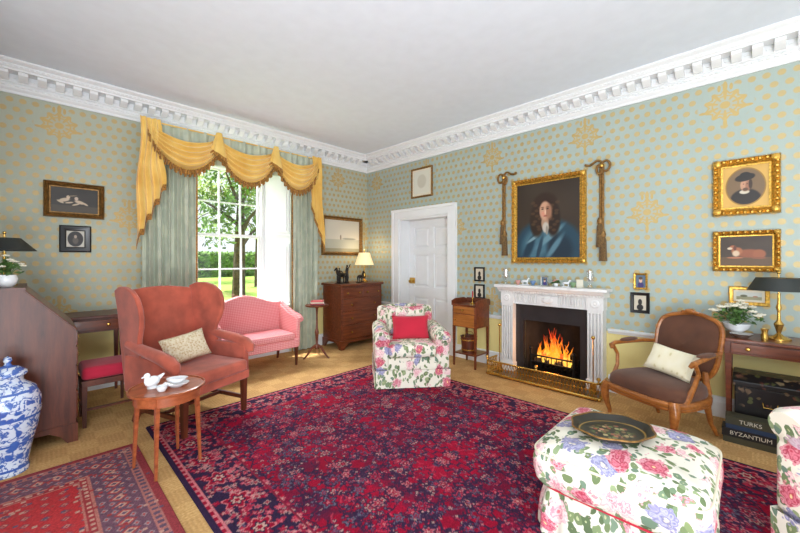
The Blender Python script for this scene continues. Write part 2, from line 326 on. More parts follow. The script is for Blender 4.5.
def p_oval(S,T):
    im=base(S,C(212,168,84)); im=im+nzf(S,T)[...,None]*.03; im=ov(im,el(S,T,.5,.5,.44,.46,.02),C(150,112,50)); im=ov(im,el(S,T,.5,.5,.41,.43,.02),C(120,96,68))
    ins=el(S,T,.5,.5,.41,.43,.02); b=im.copy()
    b=ov(b,el(S,T,.5,.2,.33,.24,.15),C(38,30,26)); b=ov(b,el(S,T,.48,.37,.11,.05,.3),C(204,194,174)); b=ov(b,el(S,T,.5,.53,.11,.15,.15),C(190,142,112)); b=ov(b,el(S,T,.56,.52,.06,.12,.5),C(150,102,78)); b=ov(b,el(S,T,.49,.72,.22,.09,.15,.15),C(34,28,26)); b=ov(b,el(S,T,.5,.77,.12,.08,.2),C(30,26,24)); b=ov(b,el(S,T,.61,.55,.04,.12,.4),C(60,42,32)); b=ov(b,el(S,T,.5,.43,.06,.04,.5),C(90,64,48))
    for x in (.46,.54): b=ov(b,el(S,T,x,.56,.016,.01,.5),C(50,34,28))
    return im*(1-ins[...,None])+b*ins[...,None]
def p_dog(S,T):
    im=base(S,C(62,46,32))+nzf(S,T)[...,None]*.04; im=ov(im,(T<.3)*1.,C(94,68,42)); im=ov(im,el(S,T,.58,.42,.26,.14,.3),C(140,76,46)); im=ov(im,el(S,T,.76,.40,.12,.15,.3),C(150,84,50)); im=ov(im,el(S,T,.34,.50,.11,.13,.3),C(160,94,58)); im=ov(im,el(S,T,.26,.62,.07,.08,.3),C(160,92,58)); im=ov(im,el(S,T,.20,.59,.05,.04,.3),C(206,186,160)); im=ov(im,el(S,T,.3,.6,.03,.09,.3),C(96,50,34)); im=ov(im,el(S,T,.32,.42,.07,.1,.5),C(206,180,150)); im=ov(im,el(S,T,.3,.28,.16,.03,.3),C(170,104,70)); im=ov(im,el(S,T,.75,.27,.14,.035,.3),C(130,74,46)); return im
def p_sil(S,T):
    im=base(S,C(204,194,174)); im=ov(im,el(S,T,.5,.2,.26,.2,.08),C(30,28,28)); im=ov(im,el(S,T,.5,.55,.16,.2,.1),C(34,30,30)); return im
def p_mini(S,T):
    im=base(S,C(90,110,130)); im=ov(im,el(S,T,.5,.2,.3,.24,.1),C(60,50,110)); im=ov(im,el(S,T,.5,.58,.16,.2,.1),C(220,184,160)); im=ov(im,el(S,T,.5,.74,.2,.12,.2),C(90,66,46)); return im
def p_doc(S,T):
    im=base(S,C(214,212,198)); im=ov(im,el(S,T,.5,.55,.28,.3,.2),C(200,196,180)); return im
def p_land(S,T):
    im=base(S,C(200,202,194)); im=ov(im,(T<.42)*1.,C(150,146,110)); im=ov(im,el(S,T,.3,.5,.14,.16,.3),C(98,100,70)); im=ov(im,el(S,T,.75,.45,.1,.1,.3),C(170,120,90)); return im
def p_dark(S,T):
    im=base(S,C(200,194,180)); im=ov(im,el(S,T,.5,.5,.42,.46,.06),C(36,31,30)); im=ov(im,el(S,T,.5,.4,.16,.2,.4),C(90,80,70)); im=ov(im,el(S,T,.5,.64,.08,.1,.3),C(180,156,136)); return im
PROF={'wide':[(0,0),(0,.03),(.12,.05),(.3,.03),(.55,.045),(.8,.02),(1,.018)],'flat':[(0,0),(0,.02),(.2,.025),(.8,.02),(1,.012)]}
def ring(w,h,fw,prof,T=None):
    mb=MB(); vs=[];fs=[]
    for i,p in prof:
        a=w/2-i*fw;b=h/2-i*fw; vs+=[(-a,-p,-b),(a,-p,-b),(a,-p,b),(-a,-p,b)]
    for k in range(len(prof)-1):
        for j in range(4): fs.append((k*4+j,k*4+(j+1)%4,k*4+4+(j+1)%4,k*4+4+j))
    mb.add(vs,fs,T); return mb
def picture(label,wall,x0,x1,yt,yb,fw,fm,fn,mount=0,prof='wide',res=90,ornate=False,name='framed_picture',cat='picture'):
    if wall=='R':
        a=P(x0,yt,X=XW); b=P(x1,yt,X=XW); w=abs(a.y-b.y); zt=a.z; zb=P(x0,yb,X=XW).z; loc=(XW-.004,(a.y+b.y)/2,(zt+zb)/2); rz=RW
    else:
        a=P(x0,yt,Y=YW); b=P(x1,yt,Y=YW); w=abs(a.x-b.x); zt=a.z; zb=P(x0,yb,Y=YW).z; loc=((a.x+b.x)/2,YW-.004,(zt+zb)/2); rz=0
    h=zt-zb; t=thing(name,label,cat,loc,rz)
    mb=ring(w,h,fw,PROF[prof])
    if ornate:
        for sx in (-1,1):
            for sz in (-1,1): mb.ball((sx*(w/2-fw*.45),-.045,sz*(h/2-fw*.45)),(fw*.45,.02,fw*.45),10,6)
        for k in range(int(w/.045)): mb.ball((-w/2+.03+k*.045,-.045,h/2-fw*.3),(.013,.01,.013),6,4); mb.ball((-w/2+.03+k*.045,-.045,-h/2+fw*.3),(.013,.01,.013),6,4)
        for k in range(int(h/.045)): mb.ball((-w/2+fw*.3,-.045,-h/2+.03+k*.045),(.013,.01,.013),6,4); mb.ball((w/2-fw*.3,-.045,-h/2+.03+k*.045),(.013,.01,.013),6,4)
    mb.build('frame',fm,t,ang=30)
    iw,ih=w-2*fw,h-2*fw
    if mount:
        ring(iw+.004,ih+.004,mount,[(0,.012),(1,.012)]).build('mount','mount',t,False); iw-=2*mount; ih-=2*mount
    paint('canvas',iw+.006,ih+.006,res,int(res*ih/iw)+2,fn,t,y=-.010)
    MB().box(-w/2+.002,w/2-.002,-.006,0,-h/2+.002,h/2-.002).build('backing_board','black',t,False)
    return t
# ------------------------------------------------------------ ROOM
X0,Y0=-2.2,-2.6
struct(MB().box(X0,XW+.5,Y0,YW+.45,-.12,0).build('floor','sisal',None,False))
struct(MB().box(X0,XW+.5,Y0,YW+.45,CEIL,CEIL+.15).build('ceiling','ceil',None,False))
wx0,wx1,wz0,wz1=1.12,2.80,.70,2.88
mb=MB(); mb.box(X0,wx0,YW,YW+.45,0,CEIL); mb.box(wx1,XW,YW,YW+.45,0,CEIL); mb.box(wx0,wx1,YW,YW+.45,0,wz0); mb.box(wx0,wx1,YW,YW+.45,wz1,CEIL); struct(mb.build('wall_left','wp_l',None,False))
dy0,dy1,dz=3.21,4.24,2.09; FY=1.694
mb=MB(); 
for a,b,c,d in ((Y0,FY-.33,0,CEIL),(FY-.33,FY+.33,.66,CEIL),(FY+.33,dy0,0,CEIL),(dy0,dy1,dz,CEIL),(dy1,YW+.45,0,CEIL)): mb.box(XW,XW+.5,a,b,c,d)
struct(mb.build('wall_right','wp_r',None,False))
struct(MB().box(-.72,-.6,2.4,YW,0,CEIL).build('wall_side','wp_r',None,False))
prof=[(0,3.0),(.02,3.0),(.022,3.025),(.04,3.045),(.046,3.06),(.046,3.085),(.06,3.095),(.06,3.170),(.175,3.170),(.178,3.187),(.188,3.195),(.195,3.22),(.218,3.235),(.228,3.245),(.228,CEIL),(0,CEIL)]
def modil(mb,ax,a,b,w0):
    t=a
    while t<b-.1:
        mb.ext([(w0-.058,3.105),(w0-.09,3.100),(w0-.135,3.124),(w0-.16,3.142),(w0-.165,3.168),(w0-.058,3.168)],ax,t,t+.066)
        mb.ext([(w0-.058,3.130),(w0-.070,3.130),(w0-.070,3.162),(w0-.058,3.162)],ax,t+.082,t+.112); t+=.128
    t=a
    while t<b-.05: mb.ext([(w0-.02,3.060),(w0-.060,3.060),(w0-.060,3.083),(w0-.02,3.083)],ax,t,t+.026); t+=.045
    t=a
    while t<b-.05: mb.ext([(w0-.17,3.196),(w0-.191,3.198),(w0-.2,3.21),(w0-.194,3.219),(w0-.17,3.219)],ax,t,t+.022); t+=.036
mb=MB(); mb.ext([(YW-p,z) for p,z in prof],'x',-.6,XW); modil(mb,'x',-.5,XW-.1,YW); struct(mb.build('trim_1','white',None,False))
mb=MB(); mb.ext([(XW-p,z) for p,z in prof],'y',Y0,YW); modil(mb,'y',Y0+.1,YW-.1,XW); struct(mb.build('trim_2','white',None,False))
rail=[(0,.62),(.015,.62),(.03,.645),(.04,.65),(.04,.665),(0,.67)]
mb=MB(); mb.ext([(YW-p,z) for p,z in rail],'x',-.6,wx0); mb.ext([(YW-p,z) for p,z in rail],'x',wx1,XW); struct(mb.build('trim_3','white',None,False))
mb=MB()
for a,b in ((Y0,FY-.6),(FY+.6,dy0-.15),(dy1+.15,YW)): mb.ext([(XW-p,z) for p,z in rail],'y',a,b)
struct(mb.build('trim_4','white',None,False))
sk=[(0,0),(.03,0),(.03,.13),(.02,.15),(.015,.17),(0,.18)]
struct(MB().ext([(YW-p,z) for p,z in sk],'x',-.6,XW).build('baseboard_left','white',None,False))
mb=MB()
for a,b in ((Y0,FY-.6),(FY+.6,dy0-.15),(dy1+.15,YW)): mb.ext([(XW-p,z) for p,z in sk],'y',a,b)
struct(mb.build('baseboard_right','white',None,False))
# door
d=struct(bpy.data.objects.new('door_1',None)); COL.objects.link(d); d.location=(XW,(dy0+dy1)/2,0); d.rotation_euler=(0,0,RW)
hw=(dy1-dy0)/2
mb=MB()
for s in (-1,1):
    a,b=sorted((s*hw,s*(hw+.11))); mb.box(a,b,-.03,0,0,dz); a,b=sorted((s*(hw+.11),s*(hw+.15))); mb.box(a,b,-.045,0,0,dz+.11)
mb.box(-hw-.11,hw+.11,-.0301,0,dz,dz+.11); mb.box(-hw-.15,hw+.15,-.05,0,dz+.11,dz+.15); mb.build('architrave','white',d,False)
mb=MB(); mb.box(-hw,-hw+.03,0,.3,0,dz-.03); mb.box(hw-.03,hw,0,.3,0,dz-.03); mb.box(-hw,hw,0,.3,dz-.03,dz); mb.build('door_frame','white',d,False)
mb=MB(); w=hw-.03
rows=((0,.2),(.78,.95),(1.5,1.6),(1.94,dz-.03))
for a,b in rows: mb.box(-w,w,.22,.26,a,b)
for z0,z1 in ((.2,.78),(.95,1.5),(1.6,1.94)):
    for a,b in ((-w,-w+.11),(-.05,.05),(w-.11,w)): mb.box(a,b,.22,.26,z0,z1)
    for a,b in ((-w+.11,-.05),(.05,w-.11)): mb.box(a,b,.243,.255,z0,z1); mb.add([(a+.02,.242,z0+.02),(b-.02,.242,z0+.02),(b-.02,.242,z1-.02),(a+.02,.242,z1-.02),(a+.05,.226,z0+.05),(b-.05,.226,z0+.05),(b-.05,.226,z1-.05),(a+.05,.226,z1-.05)],[(0,1,5,4),(1,2,6,5),(2,3,7,6),(3,0,4,7),(4,5,6,7)])
leaf=mb.build('door_leaf','white',d,False,recalc=False)
MB().box(-w+.02,-w+.13,.20,.22,1.0,1.1).build('lock_case','brass',leaf,bevel=.004); MB().lathe([(.008,0),(.01,.03),(.026,.045),(.026,.06),(.0,.07)],T=R3((-w+.075,.2,1.04),PI/2)).build('door_knob','brass',leaf)
# window
wn=struct(bpy.data.objects.new('window_1',None)); COL.objects.link(wn); wn.location=(0,0,0)
gx0,gx1=1.26,2.46; gy=5.47
mb=MB(); mb.box(gx0-.05,gx0,gy-.03,gy+.05,wz0,wz1); mb.box(gx1,gx1+.05,gy-.03,gy+.05,wz0,wz1); mb.box(gx0,gx1,gy-.03,gy+.05,2.72,2.80); mb.box(gx0,gx1,gy-.03,gy+.05,wz0,wz0+.06); mb.build('window_frame','white',wn,False)
def sash(y,z0,z1):
    mb=MB(); mb.box(gx0,gx0+.045,y,y+.035,z0,z1); mb.box(gx1-.045,gx1,y,y+.035,z0,z1); mb.box(gx0+.045,gx1-.045,y,y+.035,z0,z0+.045); mb.box(gx0+.045,gx1-.045,y,y+.035,z1-.045,z1)
    s=mb.build('sash','white',wn,False)
    b=MB(); 
    for k in (1,2,3): xx=gx0+(gx1-gx0)*k/4; b.box(xx-.011,xx+.011,y+.005,y+.03,z0,z1)
    zz=(z0+z1)/2; b.box(gx0,gx1,y+.007,y+.028,zz-.011,zz+.011); b.build('glazing_bars','white',s,False)
    MB().box(gx0+.02,gx1-.02,y+.014,y+.018,z0+.02,z1-.02).build('pane','pane',s,False)
sash(gy-.02,wz0+.06,1.78); sash(gy+.016,1.735,2.74)
mb=MB(); mb.box(wx0+.01,wx1-.01,YW-.05,gy,wz0,wz0+.03); mb.build('window_sill','white',wn,bevel=.008)
def reveal(xa,xb):
    v=Vector((xb-xa,gy-YW)); L=v.length; T=Matrix.Translation((xa,YW,0))@Matrix.Rotation(math.atan2(v.y,v.x),4,'Z'); s=1 if xb<xa else -1
    mb=MB(); y0,y1=sorted((0,-.03*s)); mb.box(0,L,y0,y1,wz0+.03,wz1,T)
    for z0,z1 in ((.82,1.66),(1.80,2.75)):
        a,b=sorted((0,.018*s)); mb.box(.05,L-.05,a,b,z0,z1,T); a,b=sorted((.018*s,.03*s)); mb.box(.09,L-.09,a,b,z0+.05,z1-.05,T)
    mb.build('shutter_panel','white',wn,False)
reveal(wx1-.01,gx1+.04); reveal(wx0+.01,gx0-.04)
mb=MB(); mb.box(wx0,wx1,YW,gy,wz1-.03,wz1-.001); mb.build('reveal_head','white',wn,False)
# outside
struct(MB().box(-60,80,YW+.5,120,-.6,-.5).build('ground','lawn',None,False))
def tree(x,y,h,r,n,label,fm,seed,tr=.2):
    t=thing('tree',label,'tree',(x,y,-.5)); rg=random.Random(seed)
    mb=MB(); mb.tube([(0,0,0),(.05,0,h*.3),(.15,.1,h*.6),(.1,0,h*.85)],[tr,tr*.8,tr*.5,tr*.15],8)
    for k in range(6):
        a=rg.uniform(0,6.28); z=h*rg.uniform(.3,.6); mb.tube([(0.08,0,z),(math.cos(a)*r*.4,math.sin(a)*r*.4,z+r*.3),(math.cos(a)*r*.8,math.sin(a)*r*.8,z+r*.5)],[tr*.35,tr*.2,.03],6)
    mb.build('trunk','bark',t)
    vs=[];fs=[]; cl=[(rg.uniform(-r,r)*.7,rg.uniform(-r,r)*.7,h*rg.uniform(.38,1.),r*rg.uniform(.3,.45)) for _ in range(16)]
    for i in range(n):
        c=cl[i%16]; dr=Vector((rg.gauss(0,1),rg.gauss(0,1),rg.gauss(0,.8))).normalized()*c[3]*rg.uniform(.5,1)
        p=Vector(c[:3])+dr; u=Vector((rg.gauss(0,1),rg.gauss(0,1),rg.gauss(0,1))).normalized(); w=u.orthogonal().normalized(); s=rg.uniform(.09,.18); o=len(vs)
        vs+=[p-u*s,p+w*s*.6,p+u*s,p-w*s*.6]; fs.append((o,o+1,o+2,o+3))
    m=MB(); m.add(vs,fs); m.build('foliage',fm,t,False,recalc=False)
tree(6.6,17,8,2.6,2400,'leafy tree with thick trunk seen through the window, nearest on the lawn','foli',1,.3)
tree(4.0,24,9,3.0,2600,'leafy tree seen through the left panes of the window','foli2',2)
tree(11.0,25,10,3.2,2600,'tall tree farther back on the lawn seen through the right panes','foli',3)
tree(9.0,35,11,4.2,3000,'farthest pale green tree at the far edge of the lawn','foli2',4)
mb=MB(); rg=random.Random(9); vs=[];fs=[]
for i in range(6000):
    p=Vector((rg.uniform(2,26),rg.uniform(42,43.5),-.5+2.8*rg.random())); u=Vector((rg.gauss(0,1),rg.gauss(0,1),rg.gauss(0,1))).normalized(); w=u.orthogonal().normalized(); s=.25; o=len(vs); vs+=[p-u*s,p+w*s*.6,p+u*s,p-w*s*.6]; fs.append((o,o+1,o+2,o+3))
mb.add(vs,fs); mb.box(2,26,42.4,43,-.5,2); tag(mb.build('hedge','foli',None,False,recalc=False),'long clipped green hedge beyond the lawn outside the window','hedge')
# ------------------------------------------------------------ RUGS
def rugfn(W,H,seed,field,navy,pal,bw=.36):
    def fn(S,T):
        ny,nx=S.shape; ax,ay=np.meshgrid((np.arange(nx//2)+.5)/(nx//2)*W/2,(np.arange(ny//2)+.5)/(ny//2)*H/2); ed=np.minimum(W/2-ax,H/2-ay)
        im=base(ax,field)*(1+.06*np.sin(ay*9+np.sin(ax*5)))[...,None]; r=np.random.RandomState(seed)
        def fl(cx,cy,rad,n,ph,cols,a=1.):
            i0,i1=int((cx-rad*1.3)/(W/2)*(nx//2)),int((cx+rad*1.3)/(W/2)*(nx//2))+2; j0,j1=int((cy-rad*1.3)/(H/2)*(ny//2)),int((cy+rad*1.3)/(H/2)*(ny//2))+2
            i0=max(0,i0); j0=max(0,j0)
            if i1<=i0 or j1<=j0: return
            X_=ax[j0:j1,i0:i1]-cx; Y_=ay[j0:j1,i0:i1]-cy
            if X_.size==0: return
            q=np.hypot(X_,Y_); sh=rad*(.78+.22*np.cos(n*np.arctan2(Y_,X_)+ph)); sub=im[j0:j1,i0:i1]
            for sc,c in cols: m=q<sh*sc; sub[m]=sub[m]*(1-a)+c*a
        def arc(cx,cy,R,a0,a1,w,c,al=.75):
            rr=np.abs(np.hypot(ax-cx,ay-cy)-R); th=np.arctan2(ay-cy,ax-cx); m=(rr<w)&(th>a0)&(th<a1); im[m]=im[m]*(1-al)+c*al
        fx,fy=W/2-bw+.03,H/2-bw+.03
        for k in range(40): fl(r.uniform(0,fx),r.uniform(0,fy),r.uniform(.05,.12),r.choice([3,5,7]),r.uniform(0,6),[(1.2,navy)],.30)
        for k in range(220):
            cx,cy=r.uniform(0,fx),r.uniform(0,fy); a=r.uniform(-3,1.5); arc(cx,cy,r.uniform(.03,.10),a,a+r.uniform(.8,2.2),.005,[navy,pal[1],pal[3],navy][k%4])
        for k in range(700):
            cx,cy=r.uniform(.0,fx),r.uniform(.0,fy); s=r.uniform(.009,.020); p=[pal[i] for i in r.permutation(len(pal))]; fl(cx,cy,s,r.choice([3,4,5,6]),r.uniform(0,6),[(1.2,navy),(.85,p[0]),(.4,field)],.75)
        for k in range(120):
            x0_,y0_=r.uniform(0,fx),r.uniform(0,fy); a=r.uniform(0,2*PI); L=r.uniform(.18,.42); cv=r.uniform(-2.5,2.5); x_,y_=x0_,y0_; n_=int(L/.012)
            for q in range(n_):
                x_+=.012*math.cos(a); y_+=.012*math.sin(a); a+=cv*.03
                if x_>fx or y_>fy or x_<0 or y_<0: break
                fl(x_,y_,.008,3,0,[(1,navy)],.85)
                if q%4==2:
                    b_=a+(1.1 if (q//4)%2 else -1.1)
                    for e in (.014,.026,.037): fl(x_+e*math.cos(b_),y_+e*math.sin(b_),.011,3,0,[(1,navy)],.85)
                    fl(x_+.046*math.cos(b_),y_+.046*math.sin(b_),.013,4,0,[(1.1,navy),(.75,pal[k%5])],.85)
            fl(x_,y_,.038,6,k,[(1.2,navy),(.95,pal[k%5]),(.6,field),(.3,pal[(k+2)%5])],.85)
        for k in range(34):
            cx,cy=r.uniform(.0,fx),r.uniform(.0,fy); p=[pal[i] for i in r.permutation(len(pal))]; fl(cx,cy,r.uniform(.035,.058),r.choice([5,6,8]),r.uniform(0,6),[(1.25,navy),(1.0,p[0]),(.72,navy),(.6,field),(.25,p[1])],.85)
        m=ed<bw; im[m]=navy*(1+.05*r.randn(int(m.sum()),1))
        s_=np.where(W/2-ax<H/2-ay,ay,ax); tt=ed-bw*.5
        sc=(np.abs(tt-.06*np.sin(s_*2*PI/.46))<.007)&m; im[sc]=pal[1]
        for k in range(760):
            if r.rand()<.62: cx,cy=W/2-r.uniform(.07,bw+.01),r.uniform(0,H/2)
            else: cx,cy=r.uniform(0,W/2),H/2-r.uniform(.07,bw+.01)
            if min(W/2-cx,H/2-cy)<.06: continue
            p=[[pal[0],field,pal[3],field,pal[2]][i] for i in r.permutation(5)]; fl(cx,cy,r.uniform(.012,.028),r.choice([4,5,6]),r.uniform(0,6),[(1.1,p[0]),(.6,p[1])],.75)
        for per,off,rad,cols in ((.30,0,.075,[(1.15,pal[0]),(1.,field),(.66,navy),(.5,pal[2]),(.25,field)]),):
            ds=((s_+off+per/2)%per)-per/2; rr=np.hypot(ds,tt); th=np.arctan2(tt,ds); sh=rad*(.8+.2*np.cos(6*th))
            for k,c in cols: im[m&(rr<sh*k)]=c
        for a,b,c in ((bw-.010,bw,field*.7+.08),(.052,.064,pal[0]),(.03,.052,field),(0,.03,navy)): im[(ed>=a)&(ed<b)]=c
        zz=(ed>=.034)&(ed<.05)&((s_%.06)<.025); im[zz]=pal[0]
        im=np.concatenate([im[:,::-1],im],1); im=np.concatenate([im[::-1],im],0)
        im=im*(1+.09*np.random.RandomState(3).randn(*im.shape[:2]))[...,None]
        f=.5+.5*nzf(S*1.4,T*1.4,7,3); return im*(1-.10*f[...,None])+C(180,92,104)*(.10*f[...,None])
    return fn
crim=C(140,14,42); navy=C(42,30,56)
pal=[C(186,106,112),C(90,74,98),C(180,146,134),C(178,54,76),C(92,92,108)]
o=paint('persian_rug',2.75,4.15,440,664,rugfn(2.75,4.15,3,crim,navy,pal),mat='rug',flat=True,z=.012); o.location=(.64+1.375,3.6-2.075,0); tag(o,'large crimson persian rug with navy floral border in the middle of the room','rug')
def rug2(S,T):
    W,H=1.7,2.6; X=(S-.5)*W;Y=(T-.5)*H; ax=np.abs(X);ay=np.abs(Y); ed=np.minimum(W/2-ax,H/2-ay); im=base(S,C(176,50,54))
    u=(X*13)%1-.5; v=(Y*13)%1-.5; d=np.abs(u)+np.abs(v); im[d<.3]=C(120,60,76); im[d<.2]=C(186,132,116); im[d<.1]=C(156,40,48)
    big=np.abs(X)/.42+np.abs((Y+.65)%1.3-.65)/.6; im[(big<1)&(big>.94)]=C(84,68,88); im[(big<.94)&(big>.9)]=C(186,142,126); m=(big<.9); im[m]=C(166,50,56); im[m&(d<.28)]=C(88,68,92); im[m&(d<.12)]=C(190,136,118)
    s_=np.where(W/2-ax<H/2-ay,ay,ax); b=ed<.36; im[b]=C(104,74,90); q=np.abs((s_*11)%1-.5)+np.abs(ed-.2)*9; im[b&(q<.42)]=C(164,64,66); im[b&(q<.28)]=C(188,152,134); im[b&(q<.14)]=C(84,72,96)
    for e0,ph in ((.125,0),(.165,.5),(.235,.5),(.275,0)): q2=np.abs((s_*11+ph)%1-.5)+np.abs(ed-e0)*14; im[b&(q2<.24)]=C(146,130,134); im[b&(q2<.12)]=C(172,66,66)
    for a,c_,c in ((.3,.36,C(176,112,102)),(.312,.348,C(150,52,58)),(.05,.1,C(166,108,102)),(0,.05,C(140,54,60))): im[(ed>=a)&(ed<c_)]=c
    im[(ed>.06)&(ed<.09)&(((s_*22)%1)<.5)]=C(90,74,94); im[(ed>.32)&(ed<.34)&(((s_*22)%1)<.5)]=C(190,150,132)
    r=np.random.RandomState(11)
    for k in range(900):
        cx,cy=r.uniform(-W/2,W/2),r.uniform(-H/2,H/2); i0=int((cx+W/2)/W*S.shape[1]); j0=int((cy+H/2)/H*S.shape[0]); im[max(0,j0-2):j0+2,max(0,i0-2):i0+2]=[C(186,146,130),C(96,76,98),C(156,58,60)][k%3]
    im=im*(1+.09*np.random.RandomState(4).randn(*S.shape))[...,None]; f=.5+.5*nzf(S*1.4,T*1.4,7,5); return im*(1-.22*f[...,None])+C(180,116,112)*(.22*f[...,None])
o=paint('patterned_rug',1.7,2.6,340,520,rug2,mat='rug',flat=True,z=.011); o.location=(.54-.85,3.35-1.3,0); tag(o,'smaller faded red geometric rug at the left near the round table','rug')
ZR=.0125
# ------------------------------------------------------------ shared furniture bits
def knob(parent,x,y,z,m='brass',r=.016): return MB().lathe([(.006,0),(.006,.012),(r,.02),(r*.8,.03),(0,.034)],T=R3((x,y,z),PI/2),n=12).build('knob',m,parent)
def drawer(parent,x0,x1,z0,z1,y,mat,nk=2,bail=False):
    d=MB().box(x0,x1,y-.012,y+.02,z0,z1).build('drawer',mat,parent,bevel=.004,seg=2); zc=(z0+z1)/2; w=x1-x0
    for k in range(nk):
        xx=(x0+x1)/2 if nk==1 else x0+w*(.2+.6*k)
        if bail:
            mb=MB(); mb.box(xx-.035,xx+.035,y-.016,y-.011,zc-.012,zc+.02); mb.tube([(xx-.03,y-.016,zc+.008),(xx-.028,y-.028,zc-.015),(xx,y-.03,zc-.022),(xx+.028,y-.028,zc-.015),(xx+.03,y-.016,zc+.008)],.003,6); mb.build('handle','brass',d)
        else: knob(d,xx,y-.012,zc)
    return d
def leg(parent,x,y,z0,z1,r0,r1,mat,n=4,name='leg'):
    return MB().tube([(x,y,z1),(x,y,z0)],[r1,r0],n).build(name,mat,parent,smooth=n>4)
# ------------------------------------------------------------ WING CHAIR
t=thing('wing_armchair','salmon pink upholstered wing armchair with wooden legs and stretchers beside the round table','armchair',(.975,3.54,ZR),math.radians(21))
WS=.90
mb=MB(); mb.box(-.36*WS,.36*WS,-.34,.30,.295,.375); mb.build('seat_frame','salmon',t,bevel=.015)
mb=MB(); mb.box(-.32*WS,.32*WS,-.365,.24,.37,.48); mb.build('seat_cushion','salmon',t,bevel=.035,seg=5)
def arch(w,zb,zt,dip=.05,n=20): return [(-w,zb)]+[(-w+2*w*k/n, zt+ dip*math.sin(PI*k/n)) for k in range(n+1)]+[(w,zb)]
MB().ext(arch(.36*WS,.3,1.12,.035),'y',-.05,.05,R3((0,.32,.0),math.radians(-9))).build('backrest','salmon',t,bevel=.022,seg=4)
wp=[(.40,.5),(.49,1.13),(.40,1.165),(.29,1.165),(.19,1.135),(.115,1.08),(.075,1.0),(.065,.92),(.085,.83),(.125,.75),(.14,.69),(.12,.63),(.10,.5)]
for s in (-1,1):
    T=Matrix.Translation((s*.395*WS,0,0))@Matrix(((1,-s*.14,.08*s,0),(0,1,0,0),(0,0,1,0),(0,0,0,1)))
    T=T@Matrix.Translation((-.08*s*.5,0,0)); MB().ext(wp,'x',-.022,.022,T).build('wing','salmon',t,bevel=.014,seg=4)
    mb=MB(); mb.box(s*.345-.03,s*.345+.03,-.28,.32,.3,.60); a=mb.build('arm','salmon',t,bevel=.015,seg=3)
    mb=MB(); mb.tube([(s*.35,.30,.69),(s*.362,.10,.66),(s*.37,-.12,.63),(s*.37,-.24,.60),(s*.368,-.295,.565),(s*.36,-.31,.52)],[.032,.042,.048,.052,.048,.030],16); mb.build('arm_roll','salmon',a)
for s in (-1,1):
    leg(t,s*.29,-.30,0,.30,.024,.032,'dmaho'); MB().tube([(s*.26,.28,.30),(s*.26,.31,.12),(s*.26,.37,0)],[.034,.03,.026],4).build('leg','dmaho',t)
mb=MB()
for s in (-1,1): mb.box(s*.28-.012,s*.28+.012,-.30,.32,.11,.145)
mb.box(-.27,.27,-.02,.01,.115,.14); mb.build('stretcher','dmaho',t,bevel=.003)
o=MB().pillow(.38,.25,.12).build('cushion','cream',None,weld=True); o.location=t.matrix_basis@Vector((-.04,.03,.62)); o.rotation_euler=(math.radians(-24),math.radians(-8),math.radians(21-8)); tag(o,'beige patterned lumbar cushion on the salmon wing armchair','cushion')
def mk_small():
    g=G('cushion_pattern',.9); v=g.vor(60).outputs[0]; g.color(g.ramp(v,[(.2,rgb(184,154,118)),(.45,rgb(206,190,158)),(.8,rgb(216,204,178))])); return g.m
o.data.materials[0]=mk_small()
# ------------------------------------------------------------ ROUND TABLE
t=thing('side_table','small round wooden table on four tapered legs in front of the wing armchair','table',(.63,2.84,ZR),.25)
MB().lathe([(0,.512),(.205,.512),(.222,.516),(.226,.523),(.226,.532),(.216,.534),(.213,.526),(0,.526)],n=48).build('table_top','rose',t)
MB().lathe([(.188,.45),(.194,.45),(.194,.512),(.188,.512)],n=40).build('apron','rose',t)
for k in range(4):
    a=PI/4+k*PI/2; c,s=math.cos(a),math.sin(a); MB().tube([(c*.18,s*.18,.51),(c*.18,s*.18,.43),(c*.20,s*.20,.0)],[.018,.017,.010],4).build('leg','rose',t)
zt=ZR+.527
mb=MB(); mb.ball((0,0,.045),(.05,.032,.036)); mb.ball((-.035,0,.09),(.02,.018,.02),10,8); mb.tube([(-.03,0,.05),(-.036,0,.085)],[.022,.015],8); mb.tube([(.03,0,.05),(.08,0,.075)],[.02,.006],8); mb.lathe([(.03,0),(.032,.008),(.02,.016)]); mb.tube([(-.05,0,.09),(-.07,0,.085)],[.007,.003],6)
o=mb.build('china_figurine','porc'); o.location=(.55,2.875,zt); o.rotation_euler[2]=.4; tag(o,'small white china bird figurine on the round side table','figurine')
dish=[(0,.006),(.03,.004),(.035,0),(.04,.006),(.07,.022),(.072,.026),(.04,.012),(0,.01)]
o=MB().lathe(dish,n=28,sx=1.1,sy=.8).build('dish','porc'); o.location=(.672,2.80,zt); o.rotation_euler[2]=-.6; tag(o,'lower white oval dish of the pair on the round side table','dish')
o=MB().lathe(dish,n=28,sx=.9,sy=.66).build('dish','porc'); o.location=(.679,2.81,zt+.027); o.rotation_euler[2]=-.4; tag(o,'upper white oval dish stacked on another on the round side table','dish')
o=MB().lathe([(0,0),(.02,0),(.03,.02),(.032,.035),(.028,.035),(.02,.01),(0,.008)],n=20).build('small_bowl','porc'); o.location=(.58,2.76,zt); tag(o,'tiny white bowl at the front of the round side table','bowl')
